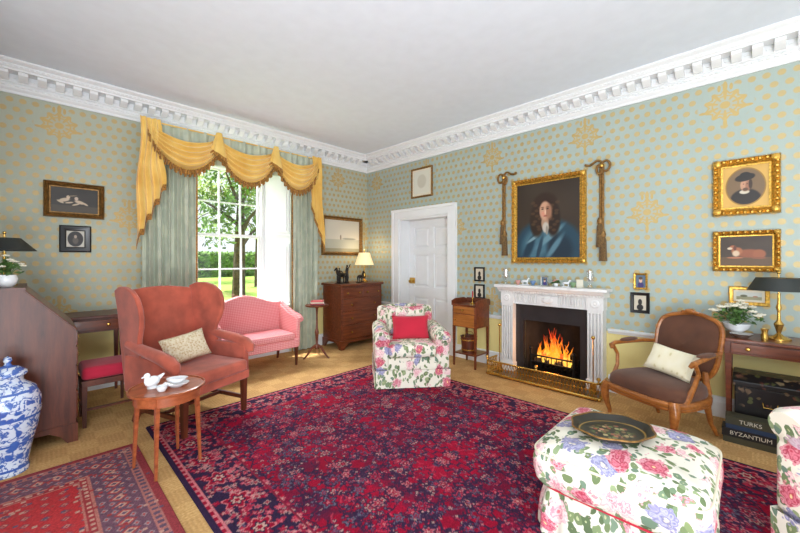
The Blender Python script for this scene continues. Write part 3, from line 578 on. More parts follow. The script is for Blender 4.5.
# ------------------------------------------------------------ FLORAL ARMCHAIRS
def floral_chair(label,loc,rz,w,d,ah,bh):
    t=thing('floral_armchair',label,'armchair',loc,rz); h=w/2
    MB().box(-h+.02,h-.02,-d/2+.04,d/2-.02,.14,.33).build('seat_base','floral',t,bevel=.02)
    def sf(u,v):
        p=u*4; k=int(p)%4; f=p-int(p); a,b=h-.005,d/2-.01
        q=[(-a+2*a*f,-b),(a,-b+2*b*f),(a-2*a*f,b),(-a,b-2*b*f)][k]; pl=1+.012*(abs(math.sin(f*PI*5))-.5)*(1-v)
        return (q[0]*pl,q[1]*pl,.003+v*.19)
    MB().surf(sf,160,4,closeu=True).build('skirt','floral',t)
    MB().box(-h+.15,h-.15,-d/2-.01,d/2-.2,.32,.47).build('seat_cushion','floral',t,bevel=.055,seg=5)
    for s in (-1,1):
        a=MB().box(s*(h-.085)-.075,s*(h-.085)+.075,-d/2+.02,d/2-.08,.19,ah-.04).build('arm','floral',t,bevel=.03,seg=3)
        MB().tube([(s*(h-.085),d/2-.10,ah-.055),(s*(h-.085),0,ah-.06),(s*(h-.085),-d/2+.02,ah-.075),(s*(h-.085),-d/2,ah-.08)],[.085,.092,.092,.08],20).build('arm_roll','floral',a)
    MB().ext(arch(h-.07,.2,bh-.04,.035),'y',-.085,.085,R3((0,d/2-.13,0),math.radians(-6))).build('backrest','floral',t,bevel=.06,seg=5)
    MB().pillow(w-.34,bh-.47,.20,R3((0,d/2-.24,(bh+.44)/2),math.radians(-8))).build('back_cushion','floral',t,weld=True)
    return t
f=Vector((-.63,-.78)); rz=math.atan2(f.x,-f.y)
t=floral_chair('white floral armchair with red cushion standing beside the door and fireplace',(3.12,2.93,ZR),rz,.84,.82,.60,.84)
o=MB().pillow(.44,.28,.12).build('cushion','raspb',None,weld=True); o.location=t.matrix_basis@Vector((.02,-.06,.595)); o.rotation_euler=(math.radians(-18),0,rz); tag(o,'plain raspberry red cushion on the floral armchair','cushion')
f=Vector((-.75,.66)).normalized(); rz2=math.atan2(f.x,-f.y)
floral_chair('floral armchair cut off by the right edge of the photo beside the ottoman',(2.525,-.675,ZR),rz2,.90,.86,.68,.88)
# ottoman
t=thing('ottoman','large square ottoman in floral linen with tray on top','ottoman',(2.15,.465,ZR),0)
def sq(r,e,n): 
    def fn(a): c,s=math.cos(a),math.sin(a); return (r*math.copysign(abs(c)**e,c),r*math.copysign(abs(s)**e,s))
    return fn
def softbox(mb,prof,e=.2,n=200,pl=0,nf=24):
    q=sq(1,e,n); vs=[];fs=[]
    for rr,z,pk in prof:
        for k in range(n):
            a,b=q(2*PI*k/n); per=math.atan2(b,a); m=1+pk*pl*.022*math.sin(per*nf+math.sin(per*5)); vs.append((a*rr*m,b*rr*m,z+ (.005*math.sin(a*9)*math.sin(b*8) if z>.42 else 0)))
    for i in range(len(prof)-1):
        for k in range(n): fs.append((i*n+k,i*n+(k+1)%n,(i+1)*n+(k+1)%n,(i+1)*n+k))
    fs.append(tuple((len(prof)-1)*n+k for k in range(n))); mb.add(vs,fs); return mb
softbox(MB(),[(.342,.0,1),(.345,.01,1),(.343,.08,1),(.334,.15,1),(.322,.20,.9),(.312,.232,.6)],pl=1.2).build('base','floral2',t,ang=80)
softbox(MB(),[(.310,.228,1),(.336,.243,1),(.358,.275,.7),(.366,.32,.3),(.364,.37,0),(.354,.41,0),(.336,.436,0),(.30,.455,0),(.24,.468,0),(.12,.476,0),(.02,.478,0)],pl=.7).build('cushion_top','floral2',t,ang=80)
q=sq(.320,.2,96)
MB().tube([(*q(2*PI*k/96),.234) for k in range(96)],.009,8,closed=True).build('piping','raspb',t); q=sq(.356,.2,96)
MB().tube([(*q(2*PI*k/96),.408) for k in range(96)],.006,8,closed=True).build('piping','cream',t)
# tray
def mk_tray():
    g=G('painted_tray',.3); x,y,z=g.xyz(); r=g.M('SQRT',g.M('ADD',g.M('MULTIPLY',x,x),g.M('MULTIPLY',g.M('MULTIPLY',y,y),1.7)))
    A=g.vor(40); ca=g.n('ShaderNodeSeparateColor',{0:A.outputs[1]}).outputs; fm=g.M('MULTIPLY',g.less(A.outputs[0],.50,.03),g.less(r,.10,.02))
    c=g.mix(fm,rgb(44,40,30),g.ramp(ca[0],[(.2,rgb(96,108,60)),(.5,rgb(170,80,70)),(.75,rgb(206,176,130)),(1,rgb(120,130,80))]))
    c=g.mix(g.less(g.M('ABSOLUTE',g.M('SUBTRACT',r,.16)),.004,.002),c,rgb(150,120,60)); g.color(c); return g.m
M['tray']=mk_tray()
t=thing('tray','oval black painted metal tray with flower decoration on the floral ottoman','tray',(2.12,.525,ZR+.482),math.radians(-42))
def rimf(u,v):
    a=2*PI*u; sc=1+.03*math.cos(8*a); pr=[(.0,.004),(.10,.004),(.155,.006),(.172,.014),(.190,.034),(.195,.036)]; k=v*5; i=min(int(k),4); f_=k-i; r=pr[i][0]*(1-f_)+pr[i+1][0]*f_; z=pr[i][1]*(1-f_)+pr[i+1][1]*f_
    m=1+(sc-1)*v; return (r*m*math.cos(a)*1.02,r*m*.84*math.sin(a),z)
MB().surf(rimf,64,5,closeu=True).build('tray_base','tray',t)
MB().tube([rimf(k/64,1) for k in range(64)],.005,6,closed=True).build('rim','dgold',t)
# ------------------------------------------------------------ BERGERE
f=Vector((-.906,.423)); rz=math.atan2(f.x,-f.y)
t=thing('open_armchair','carved walnut open armchair upholstered in brown velvet right of the fireplace','armchair',(3.56,.54,ZR+.006),rz)
def seatloop(k,sc=1.,z=.33):
    a=2*PI*k; c,s=math.cos(a),math.sin(a); x=.30*math.copysign(abs(c)**.6,c)*(1-.12*s); y=.28*math.copysign(abs(s)**.6,s)*1.; x=x*(1-.1*(s>0)*s); return (x*sc,y*sc,z)
mb=MB(); mb.tube([seatloop(k/48,1,.32) for k in range(48)],.027,8,closed=True); mb.tube([seatloop(k/48,1.03,.295) for k in range(48)],.014,8,closed=True); mb.build('seat_rail','walnut',t)
def sc_(u,v):
    pr=[(.98,.33),(1.0,.36),(.98,.40),(.9,.425),(.7,.445),(.4,.455),(.01,.458)]; k=v*6; i=min(int(k),5); f_=k-i; r=pr[i][0]*(1-f_)+pr[i+1][0]*f_; z=pr[i][1]*(1-f_)+pr[i+1][1]*f_; p=seatloop(u,r,0); return (p[0],p[1],z)
MB().surf(sc_,48,12,closeu=True).build('seat_cushion','brownv',t)
TB=R3((0,.26,.40),math.radians(-14))
def bl(a,sc=1.):
    c,s=math.cos(a),math.sin(a); x=.245*math.copysign(abs(c)**.5,c)*(1+.07*s); z=.27+.255*math.copysign(abs(s)**.62,s)+ (.03*math.exp(-(x/.1)**2) if s>0 else 0); z0=.27; return (x*sc,0.04*(1-(x/.27)**2)*sc,z0+(z-z0)*sc)
MB().tube([bl(2*PI*k/72) for k in range(72)],.018,8,TB,closed=True).build('back_frame','walnut',t)
mb=MB()
for sg in (-1,1): mb.surf(lambda u,v,sg=sg:(lambda p:(p[0],p[1]+sg*.035*(1-(v)**3),p[2]))(bl(2*PI*u,max(v,.001)*.97)),72,10,TB,closeu=True)
mb.build('back_pad','brownv',t)
mb=MB(); mb.ball((0,-.01,.56),(.045,.018,.02),10,6,TB); mb.ball((-.045,-.008,.552),(.028,.013,.012),8,5,TB); mb.ball((.045,-.008,.552),(.028,.013,.012),8,5,TB); mb.build('carved_crest','walnut',t)
for s in (-1,1):
    mb=MB(); mb.tube([(s*.255,.32,.65),(s*.28,.2,.655),(s*.31,.05,.65),(s*.33,-.08,.645),(s*.325,-.13,.63),(s*.31,-.14,.605)],[.016,.016,.016,.018,.020,.013],8); mb.tube([(s*.325,-.11,.63),(s*.32,-.06,.55),(s*.305,-.08,.46),(s*.298,-.13,.38),(s*.29,-.16,.33)],[.016,.015,.016,.020,.024],8); a=mb.build('armrest','walnut',t)
    MB().ball((s*.303,.06,.672),(.028,.11,.018),14,8).build('arm_pad','brownv',a)
    MB().tube([(s*.26,-.235,.34),(s*.285,-.26,.27),(s*.275,-.255,.19),(s*.255,-.235,.1),(s*.252,-.24,.04),(s*.265,-.265,.012),(s*.268,-.27,0)],[.038,.035,.026,.018,.014,.019,.017],10).build('leg','walnut',t)
    MB().tube([(s*.20,.23,.5),(s*.205,.24,.34),(s*.205,.25,.22),(s*.21,.28,.1),(s*.225,.33,0.006)],[.018,.032,.024,.018,.016],10).build('leg','walnut',t)
def mk_leafprint():
    g=G('leaf_print',.9); v=g.vor(26,g.mapv((1,1,.5),rot=(0,.6,0))).outputs[0]; c=g.ramp(v,[(.12,rgb(204,190,146)),(.25,rgb(226,216,184)),(.9,rgb(230,222,196))]); g.color(c); return g.m
o=MB().pillow(.34,.23,.12).build('cushion',mk_leafprint(),None,weld=True); o.location=t.matrix_basis@Vector((.06,.05,.565)); o.rotation_euler=(math.radians(-32),math.radians(8),rz+.12); tag(o,'cream cushion with pale leaf print on the brown velvet armchair','cushion')
# ------------------------------------------------------------ SETTEE
t=thing('settee','pink checked camelback settee standing under the window','sofa',(1.97,4.58,0))
MB().box(-.5,.5,-.27,.26,.24,.35).build('seat_frame','check',t,bevel=.018)
MB().box(-.44,.44,-.29,.2,.345,.44).build('seat_cushion','check',t,bevel=.035,seg=4)
n=32; poly=[(-.52,.3)]+[(-.52+1.04*k/n,.75+.17*math.exp(-((-.52+1.04*k/n)/.36)**2)+.05*abs((-.52+1.04*k/n)/.52)**6) for k in range(n+1)]+[(.52,.3)]
MB().ext(poly,'y',-.05,.05,R3((0,.25,0),math.radians(-5))).build('backrest','check',t,bevel=.022,seg=4)
for s in (-1,1):
    a=MB().ext([(-.24,.25),(-.25,.60),(-.2,.64),(.0,.68),(.24,.78),(.28,.3)],'x',s*.5-.028,s*.5+.028).build('arm','check',t,bevel=.018)
    MB().tube([(s*.52,.24,.78),(s*.525,.0,.68),(s*.53,-.2,.63),(s*.525,-.265,.60)],[.028,.035,.042,.037],14).build('arm_roll','check',a)
    leg(t,s*.47,-.24,0,.25,.014,.028,'dmaho'); MB().tube([(s*.46,.22,.25),(s*.46,.27,0)],[.026,.016],4).build('leg','dmaho',t)
# ------------------------------------------------------------ CURTAINS
def curtain(x0,x1,k,label,seed):
    t=thing('curtain',label,'curtain',((x0+x1)/2,4.985,0)); w=x1-x0
    MB().surf(lambda u,v:(-w/2+w*u,.035*math.sin(2*PI*k*u+.5*math.sin(3*v+seed))+.012*math.sin(2*PI*k*2.3*u+seed+v*2),.015+v*2.93),k*16,24).build('drape','curtain',t,ang=180)
    MB().surf(lambda u,v:((-w/2+.02*v) if x0>2 else (w/2-.02*v),-.045+.0*u,.015+u*2.6),20,1).build('edge_trim','fringe',t); return t
curtain(.86,1.42,6,'grey green damask curtain hanging at the left side of the window',1); curtain(2.70,3.17,5,'grey green damask curtain hanging at the right side of the window',2)
t=thing('window_pelmet','golden silk swag pelmet with fringe hanging over the window curtains','pelmet',(0,0,0))
MB().surf(lambda u,v:(.84+2.32*u,4.915+.012*math.sin(u*150)+.01*math.sin(u*61),2.62+.38*v),260,3).build('valance','curtain',t,ang=180)
mb=MB(); mb.box(.84,3.16,4.90,4.935,2.985,3.0); mb.build('pelmet_board','swag',t,bevel=.004)
def swag(xa,xb,sag):
    def fn(u,v,o=0):
        s=(4*u*(1-u)); x=xa+(xb-xa)*u; e=s**.72
        z=3.0-.01-(.02+.10*v)-e*(.15+ (sag-.20)*v)
        y=4.86-.08*math.sin(PI*min(1,v*.9+.05))*e-.030*math.sin(v*2*PI*5+3*abs(u-.5))*(e**.4) - .02
        return (x,y-o,z)
    sw=MB().surf(fn,40,60).build('swag','swag',t,ang=180)
    MB().surf(lambda u,v:(lambda p:(p[0]+.006*math.sin(u*300),p[1]-.012+.012*math.sin(u*190),p[2]+.012-(.075+.018*math.sin(u*95))*v))(fn(u,1)),190,3).build('fringe','fringe',sw,ang=180)
swag(.88,1.65,.45); swag(1.60,2.41,.49); swag(2.36,3.10,.49)
def tail(xc,w,zb,sgn,y0=4.86,k=.6):
    def fn(u,v):
        q=u if sgn>0 else 1-u; st=(math.floor(q*4)+min(1,(q*4%1)*1.6))/4 if q<1 else 1
        zend=zb+(2.95-zb)*k*st; z=3.0-(3.0-zend)*v; zig=.07*abs(((u*4)%1)-.5)*2
        return (xc+w*(u-.5)*(.7+.35*v)*.9+.012*math.sin(9*v),y0-.02-zig*(.5+.5*v)-.01*math.sin(v*7+u*9),z)
    a=MB().surf(fn,64,24).build('tail','swag',t,ang=180)
    MB().surf(lambda u,v:(lambda p:(p[0],p[1]-.008,p[2]+.01-.07*v))(fn(u,1)),100,2).build('fringe','fringe',a,ang=180)
tail(.90,.30,1.56,1,k=.5); tail(3.05,.26,1.60,-1,k=.5)
for xk in (1.625,2.385):
    a=MB().surf(lambda u,v:(xk+(.03+.06*v)*math.cos(2*PI*u)*(1+.2*math.sin(10*PI*u)),4.79+(.02+.03*v)*math.sin(2*PI*u),3.0-.28*v-.05*v*math.cos(2*PI*u)),50,8,closeu=True).build('tail','swag',t,ang=180)
    MB().surf(lambda u,v:(xk+.09*math.cos(2*PI*u)*(1+.2*math.sin(10*PI*u)),4.79+.05*math.sin(2*PI*u),3.0-.28-.05*math.cos(2*PI*u)-.05*v),50,1,closeu=True).build('fringe','fringe',a)
# ------------------------------------------------------------ CHEST
t=thing('chest_of_drawers','mahogany chest of drawers in the room corner under the seascape picture','chest',(3.73,4.775,0))
MB().box(-.42,.42,-.25,.25,.14,.99).build('body','maho',t,bevel=.003); MB().box(-.45,.45,-.28,.265,.99,1.025).build('chest_top','maho',t,bevel=.01)
def bracket(hx,yf,yb,mat):
    mb=MB(); mb.box(-hx,hx,yf,yb,.10,.14)
    for s in (-1,1):
        for yy,f_ in ((yf,1),(yb,-1)): mb.ext([(s*hx,0),(s*(hx-.06),0),(s*(hx-.09),.06),(s*(hx-.15),.0999),(s*hx,.0999)],'y',yy,yy+f_*.03); mb.ext([(yy+f_*.03,0),(yy+f_*.06,0),(yy+f_*.10,.06),(yy+f_*.16,.0998),(yy+f_*.03,.0998)],'x',s*hx,s*(hx-.03))
    return mb.build('plinth',mat,t,False)
bracket(.43,-.262,.255,'maho')
for a,b in ((.16,.37),(.385,.585),(.6,.785)): drawer(t,-.395,.395,a,b,-.25,'maho',2)
drawer(t,-.395,-.007,.80,.96,-.25,'maho',2); drawer(t,.007,.395,.80,.96,-.25,'maho',2)
def lamp(label,loc,bp,bm,sh,sm,rz=0,lit=0,sy=1.):
    t=thing('table_lamp',label,'lamp',loc,rz); b=MB().lathe(bp,n=24).build('lamp_base',bm,t); r0,r1,z0,z1=sh
    MB().lathe([(r0,z0),(r1,z1),(r1-.004,z1),(r0-.004,z0),(r0,z0)],n=40,sy=sy).build('lamp_shade',sm,t)
    mb=MB(); mb.tube([(0,0,bp[-1][1]-.01),(0,0,z1+.03)],.005,8); mb.ball((0,0,z1+.04),.012,10,8)
    for a in (0,PI/2): mb.tube([(-r1*math.cos(a),-r1*math.sin(a)*sy,z1-.003),(r1*math.cos(a),r1*math.sin(a)*sy,z1-.003)],.002,6)
    mb.build('harp','brass',t); MB().ball((0,0,(z0+z1)/2-.01),(.025,.025,.035),12,8).build('bulb','shadelit' if lit else 'porc',t)
    if lit:
        l=bpy.data.lights.new('lamp_light','POINT'); l.energy=lit; l.color=(1,.78,.5); l.shadow_soft_size=.05; lo=bpy.data.objects.new('lamp_light',l); COL.objects.link(lo); lo.location=Vector(loc)+Vector((0,0,z1+.08))
    return t
lamp('brass table lamp with lit cream shade on the mahogany chest',(4.0,4.80,1.026),[(.06,0),(.06,.015),(.03,.03),(.015,.05),(.028,.09),(.03,.13),(.012,.17),(.01,.26)],'brass',(.165,.095,.29,.50),'shadelit',lit=2.5)
def animal(mb,L=.14,h=.13,T=None):
    mb.ball((0,0,h*.68),(L*.5,L*.2,L*.2),12,8,T)
    for x_ in (-.36,.36):
        for y_ in (-.1,.1): mb.tube([(L*x_,L*y_,h*.62),(L*x_*1.1,L*y_,h*.3),(L*x_,L*y_,.008)],[L*.08,L*.05,L*.045],6,T)
    mb.tube([(L*.38,0,h*.72),(L*.55,0,h*1.05),(L*.62,0,h*1.2)],[L*.15,L*.1,L*.08],8,T); mb.tube([(L*.56,0,h*1.2),(L*.85,0,h*1.05)],[L*.1,L*.05],8,T); mb.tube([(-L*.46,0,h*.78),(-L*.62,0,h*.6),(-L*.62,0,h*.3)],[L*.04,L*.05,L*.02],6,T); mb.box(-L*.6,L*.6,-L*.22,L*.22,0,.01,T); return mb
o=animal(MB(),.19,.20).build('bronze_horse','bronze'); o.location=(3.44,4.70,1.026); o.rotation_euler[2]=PI+.2; tag(o,'dark bronze horse statuette at the left end of the chest','statuette')
o=animal(MB(),.15,.15).build('bronze_horse','bronze'); o.location=(3.80,4.66,1.026); o.rotation_euler[2]=.3; tag(o,'smaller dark bronze horse statuette beside the lit lamp','statuette')
def figure(label,loc,h,rz=0,m='bronze',arm=1):
    mb=MB(); mb.lathe([(.035,0),(.035,.012),(.02,.02)],n=16); mb.tube([(-.012,0,.015),(-.014,.004,h*.28),(-.01,0,h*.5)],[.009,.012,.017],8); mb.tube([(.014,0,.015),(.016,-.008,h*.28),(.01,0,h*.5)],[.009,.012,.017],8)
    mb.tube([(0,0,h*.46),(0,0,h*.6),(0,-.002,h*.76),(0,0,h*.83)],[.024,.021,.028,.01],10); mb.ball((0,0,h*.91),(h*.05,h*.055,h*.07),10,8); mb.tube([(-.028,0,h*.77),(-.045,-.01,h*.62),(-.03,-.03,h*.52)],[.009,.008,.006],6); mb.tube([(.028,0,h*.77),(.05,-.005,h*(.77+.1*arm)),(.06,-.02,h*(.77+.25*arm))],[.009,.008,.006],6)
    o=mb.build('statuette',m); o.location=loc; o.rotation_euler[2]=rz; return tag(o,label,'statuette')
figure('dark bronze standing figure with raised arm in the middle of the chest',(3.60,4.76,1.026),.30,.3); figure('shorter dark bronze standing figure left of the raised arm figure',(3.53,4.88,1.026),.25,-.4,arm=-.8); figure('dark bronze figure standing nearest the lamp on the chest',(3.68,4.88,1.026),.26,.9,arm=-.3)
# pedestal table + books
t=thing('pedestal_table','small round tripod pedestal table holding books between settee and chest','table',(2.84,4.47,0))
MB().lathe([(0,.735),(.16,.735),(.165,.742),(.165,.755),(.155,.757),(.15,.75),(0,.75)],n=36).build('table_top','maho',t)
MB().lathe([(.03,.12),(.032,.16),(.016,.2),(.022,.3),(.03,.36),(.016,.42),(.012,.6),(.018,.7),(.04,.735)],n=16).build('column','maho',t)
for k in range(3):
    a=-PI/2+.4+k*2*PI/3; c,s=math.cos(a),math.sin(a); MB().tube([(c*.02,s*.02,.17),(c*.08,s*.08,.14),(c*.15,s*.15,.05),(c*.19,s*.19,.015),(c*.205,s*.205,.012)],[.022,.018,.013,.012,.012],8).build('leg','maho',t)
def book(label,loc,w,d,h,cm,rz,text=None,group=None,tc='paper',ts=.03):
    t=thing('book',label,'book',loc,rz,group)
    mb=MB(); mb.box(-w/2,w/2,-d/2,d/2,0,.004); mb.box(-w/2,w/2,-d/2,d/2,h-.004,h); mb.box(-w/2,w/2,-d/2,-d/2+.004,.004,h-.004); mb.build('cover',cm,t,False)
    MB().box(-w/2+.004,w/2-.004,-d/2+.004,d/2-.006,.004,h-.004).build('pages','paper',t,False)
    if text:
        cu=bpy.data.curves.new('spine_title','FONT'); cu.body=text; cu.size=ts; cu.align_x='CENTER'; cu.align_y='CENTER'; cu.extrude=.0005; to=bpy.data.objects.new('tmp',cu); COL.objects.link(to)
        bpy.context.view_layer.update(); me=bpy.data.meshes.new_from_object(to.evaluated_get(bpy.context.evaluated_depsgraph_get())); COL.objects.unlink(to); bpy.data.objects.remove(to)
        me.materials.clear(); me.materials.append(M[tc]); o=bpy.data.objects.new('spine_title',me); COL.objects.link(o); o.parent=t; o.location=(0,-d/2-.001,h/2); o.rotation_euler=(PI/2,0,0)
    return t
M['bk1']=plain('book_rose',rgb(206,96,98),.6); M['bk2']=plain('book_cream',rgb(220,200,176),.6); M['bk3']=plain('book_maroon',rgb(140,40,46),.5); M['bk4']=plain('book_blue',rgb(40,60,90),.5); M['bk5']=plain('book_black',rgb(28,28,32),.4); M['bk6']=plain('book_olive',rgb(70,68,50),.5)
gb='books on the pedestal table'
book('maroon book at the bottom of the pile on the pedestal table',(2.84,4.46,.758),.19,.14,.022,'bk3',-.6,group=gb); book('cream book in the middle of the pile on the pedestal table',(2.84,4.46,.7805),.18,.13,.018,'bk2',-.5,group=gb); book('rose pink book on top of the pile on the pedestal table',(2.845,4.46,.799),.17,.12,.02,'bk1',-.75,group=gb)
# ------------------------------------------------------------ BUREAU etc.
t=thing('bureau','dark mahogany slant front bureau at the far left behind the blue vase','desk',(-.09,4.10,0),PI/2)
body=[(-.31,.14),(-.31,.86),(-.03,1.18),(.31,1.18),(.31,.14)]
MB().ext(body,'x',-.36,.36).build('body','dmaho',t,False)
MB().ext([(-.04,1.18),(-.04,1.20),(.32,1.20),(.32,1.18)],'x',-.365,.365).build('bureau_top','dmaho',t,False)
L=math.hypot(.28,.32); MB().box(-.34,.34,-.0,.02,0,L,R3((0,-.318,.862),-math.atan2(.28,.32))).build('fall_front','maho',t,bevel=.004)
for a,b in ((.17,.38),(.395,.57),(.585,.72),(.735,.84)): drawer(t,-.335,.335,a,b,-.31,'maho',2,True)
bracket(.37,-.32,.315,'dmaho')
lamp('brass table lamp with wide dark green shade on the slant front bureau',(-.17,4.12,1.201),[(.07,0),(.07,.012),(.02,.03),(.014,.08),(.02,.12),(.01,.16),(.01,.26)],'brass',(.18,.09,.27,.37),'dshade')
def blossoms(label,loc,r,h,nb,seed,pot,bc='porc',rb=.022,pp=None,name='flower_arrangement'):
    rg=random.Random(seed); t=thing(name,label,'flowers',loc)
    MB().lathe(pp or [(.03,0),(.05,.02),(.06,.06),(.05,.09),(.045,.09),(.05,.06),(.04,.02),(0,.015)],n=24).build('vase',pot,t)
    z0=(pp or [(0,.09)])[-3][1] if pp else .08; mb=MB(); pts=[]
    for i in range(nb):
        a=rg.uniform(0,6.28); q=r*math.sqrt(rg.random()); e=Vector((q*math.cos(a),q*math.sin(a),z0+h*(1-.5*(q/r)**2)*rg.uniform(.75,1))); pts.append(e); mb.tube([(0,0,z0-.03),(e.x*.5,e.y*.5,z0+(e.z-z0)*.6),e],.0025,5)
    for i in range(nb*5):
        a=rg.uniform(0,6.28); q=r*1.1*rg.random(); c=Vector((q*math.cos(a),q*math.sin(a),z0+h*rg.uniform(.05,.85)*(1-.4*q/r))); u=Vector((rg.gauss(0,1),rg.gauss(0,1),rg.gauss(0,.6))).normalized(); w=u.orthogonal().normalized(); s=rg.uniform(.015,.03); mb.add([c-u*s,c+w*s*.5,c+u*s,c-w*s*.5],[(0,1,2,3)])
    mb.build('stems_and_leaves','leaf',t,False,recalc=False)
    for e in pts:
        m=MB()
        for k in range(5): a=k*2*PI/5; m.ball((e.x+rb*.6*math.cos(a),e.y+rb*.6*math.sin(a),e.z),(rb*.6,rb*.6,rb*.35),6,4)
        m.ball((e.x,e.y,e.z+rb*.2),rb*.35,6,4); m.build('blossom',bc,t)
    return t
M['wflower']=plain('petal_white',rgb(232,226,206),.6)
blossoms('vase of white flowers on the slant front bureau beside its lamp',(-.15,3.90,1.201),.09,.16,14,3,'porc','wflower',.018)
# writing table
t=thing('writing_table','dark wooden writing table standing behind the bureau against the window wall','table',(.15,4.76,0))
MB().box(-.52,.52,-.24,.24,.83,.86).build('table_top','dmaho',t,bevel=.006); MB().box(-.49,.49,-.22,.22,.70,.83).build('apron','dmaho',t,bevel=.003)
drawer(t,-.44,-.01,.72,.815,-.22,'maho',2); drawer(t,.01,.44,.72,.815,-.22,'maho',2)
for x in (-.465,.465):
    for y in (-.195,.195): leg(t,x,y,0,.72,.016,.03,'dmaho')
t=thing('bench','low dark wooden bench with raspberry red seat pad in front of the writing table','bench',(.485,4.13,0))
MB().box(-.22,.22,-.18,.18,.34,.39).build('seat_frame','dmaho',t,bevel=.004); MB().box(-.22,.22,-.18,.18,.39,.50).build('seat_pad','redc',t,bevel=.035,seg=4)
for x in (-.20,.20):
    for y in (-.16,.16): leg(t,x,y,0,.35,.018,.026,'dmaho')
mb=MB(); mb.box(-.012,.012,-.15,.15,.08,.11,R3((-.20,0,0))); mb.box(-.012,.012,-.15,.15,.08,.11,R3((.20,0,0))); mb.box(-.20,.20,-.01,.01,.085,.105); mb.build('stretcher','dmaho',t)
# vase
t=thing('floor_vase','tall blue and white porcelain lidded vase on the floor at the left edge','vase',(-.13,3.50,0))
MB().lathe([(.0,0),(.1,0),(.105,.03),(.098,.06),(.115,.16),(.143,.28),(.162,.40),(.16,.48),(.135,.55),(.09,.585),(.075,.60),(.075,.635),(.0,.64)],n=48).build('vase_body','bw',t)
MB().lathe([(.09,.636),(.095,.645),(.09,.665),(.05,.695),(.02,.705),(.014,.72),(.022,.735),(.018,.755),(0,.765)],n=36).build('lid','bw',t)
# ------------------------------------------------------------ SMALL CABINET by the fireplace
t=thing('bedside_cabinet','small mahogany pot cupboard on legs between floral armchair and fireplace','cabinet',(4.08,2.68,0),RW)
MB().box(-.18,.18,-.165,.165,.52,.80).build('body','maho',t,bevel=.003)
mb=MB(); mb.box(-.19,.19,-.175,.175,.80,.815); 
mb.ext([(-.175,.815),(.175,.815),(.175,.86),(.1,.885),(-.1,.885),(-.175,.86)],'x',.178,.19); mb.ext([(-.175,.815),(.175,.815),(.175,.86),(.1,.885),(-.1,.885),(-.175,.86)],'x',-.19,-.178); mb.box(-.178,.178,.165,.175,.815,.88); mb.build('gallery_top','maho',t,False)
dd=MB().box(-.16,.16,-.178,-.166,.53,.69).build('cabinet_door','walnut',t,bevel=.003); knob(dd,-.12,-.178,.61,r=.01); drawer(t,-.16,.16,.70,.79,-.165,'walnut',1)
for x in (-.165,.165):
    for y in (-.15,.15): leg(t,x,y,0,.53,.014,.022,'maho')
MB().box(-.165,.165,-.15,.15,.16,.175).build('lower_shelf','maho',t,False)
t=thing('waste_bin','dark round bucket with brass handle on the lower shelf of the pot cupboard','bucket',(4.06,2.70,.176))
MB().lathe([(0,0),(.09,0),(.105,.2),(.11,.2),(.112,.21),(.10,.21),(.085,.01),(0,.01)],n=28).build('bucket_body','dmaho',t)
MB().lathe([(.094,.03),(.099,.03),(.099,.045),(.095,.045)],n=28).build('band','brass',t); MB().lathe([(.105,.16),(.11,.16),(.11,.175),(.106,.175)],n=28).build('band','brass',t)
MB().tube([(.108*math.cos(a),0,.2+.07*math.sin(a)) for a in [PI*k/12 for k in range(13)]],.004,6).build('handle','brass',t)
t=thing('candlestick','slim brass candlestick with red candle on the pot cupboard','candlestick',(4.06,2.64,.816)); MB().lathe([(.035,0),(.035,.008),(.01,.02),(.008,.06),(.015,.08),(.012,.09)],n=16).build('candlestick_base','brass',t); MB().lathe([(.008,.085),(.007,.17),(0,.175)],n=10).build('candle','raspb',t)
# ------------------------------------------------------------ FIREPLACE
t=thing('fireplace','white marble chimneypiece with fluted columns around a lit fire','fireplace',(XW,FY,0),RW)
MB().box(-.64,.64,-.23,0,1.06,1.095).build('mantel_shelf','marble',t,bevel=.008)
mb=MB(); mb.ext([(0,1.0),(-.15,1.0),(-.165,1.02),(-.19,1.035),(-.205,1.06),(0,1.06)],'x',-.61,.61); 
for k in range(40): mb.box(-.59+k*.03,-.575+k*.03,-.168,-.152,1.003,1.02)
mb.build('bed_moulding','marble',t,False)
mb=MB(); mb.box(-.44,.44,-.11,0,.86,1.0); mb.box(-.44,.44,-.125,-.11,.86,.875); mb.box(-.44,.44,-.125,-.11,.985,1.0)
for k in range(30): 
    if abs(-.42+k*.029)>.13: mb.box(-.42+k*.029-.007,-.42+k*.029+.007,-.128,-.11,.885,.978)
mb.box(-.12,.12,-.135,-.126,.878,.982); mb.box(-.12,.12,-.126,-.11,.878,.982); mb.ball((0,-.14,.93),(.07,.015,.035)); mb.build('frieze','marble',t,False)
for s in (-1,1):
    mb=MB(); x0,x1=sorted((s*.43,s*.58)); mb.box(x0,x1,-.11,0,.12,.86); mb.box(x0,x1,-.135,-.11,.12,.15); mb.box(x0,x1,-.135,-.11,.83,.86)
    for k in range(5): xx=x0+.009+k*.033; mb.box(xx-.009,xx+.009,-.135,-.11,.15,.83)
    mb.build('pilaster','marble',t,False)
    mb=MB(); mb.box(x0-.008,x1+.008,-.142,0,.86,1.0); mb.lathe([(.045,0),(.045,.01),(.03,.015),(.015,.012),(0,.02)],T=R3(((x0+x1)/2,-.142,.93),PI/2)); mb.build('corner_block','marble',t,False)
    MB().box(x0-.012,x1+.012,-.145,0,0,.12).build('plinth_block','marble',t,bevel=.005)
mb=MB(); mb.box(-.43,-.33,-.05,-.001,0,.66); mb.box(.33,.43,-.05,-.001,0,.66); mb.box(-.43,.43,-.05,-.001,.66,.86); mb.build('slips','slate',t,False)
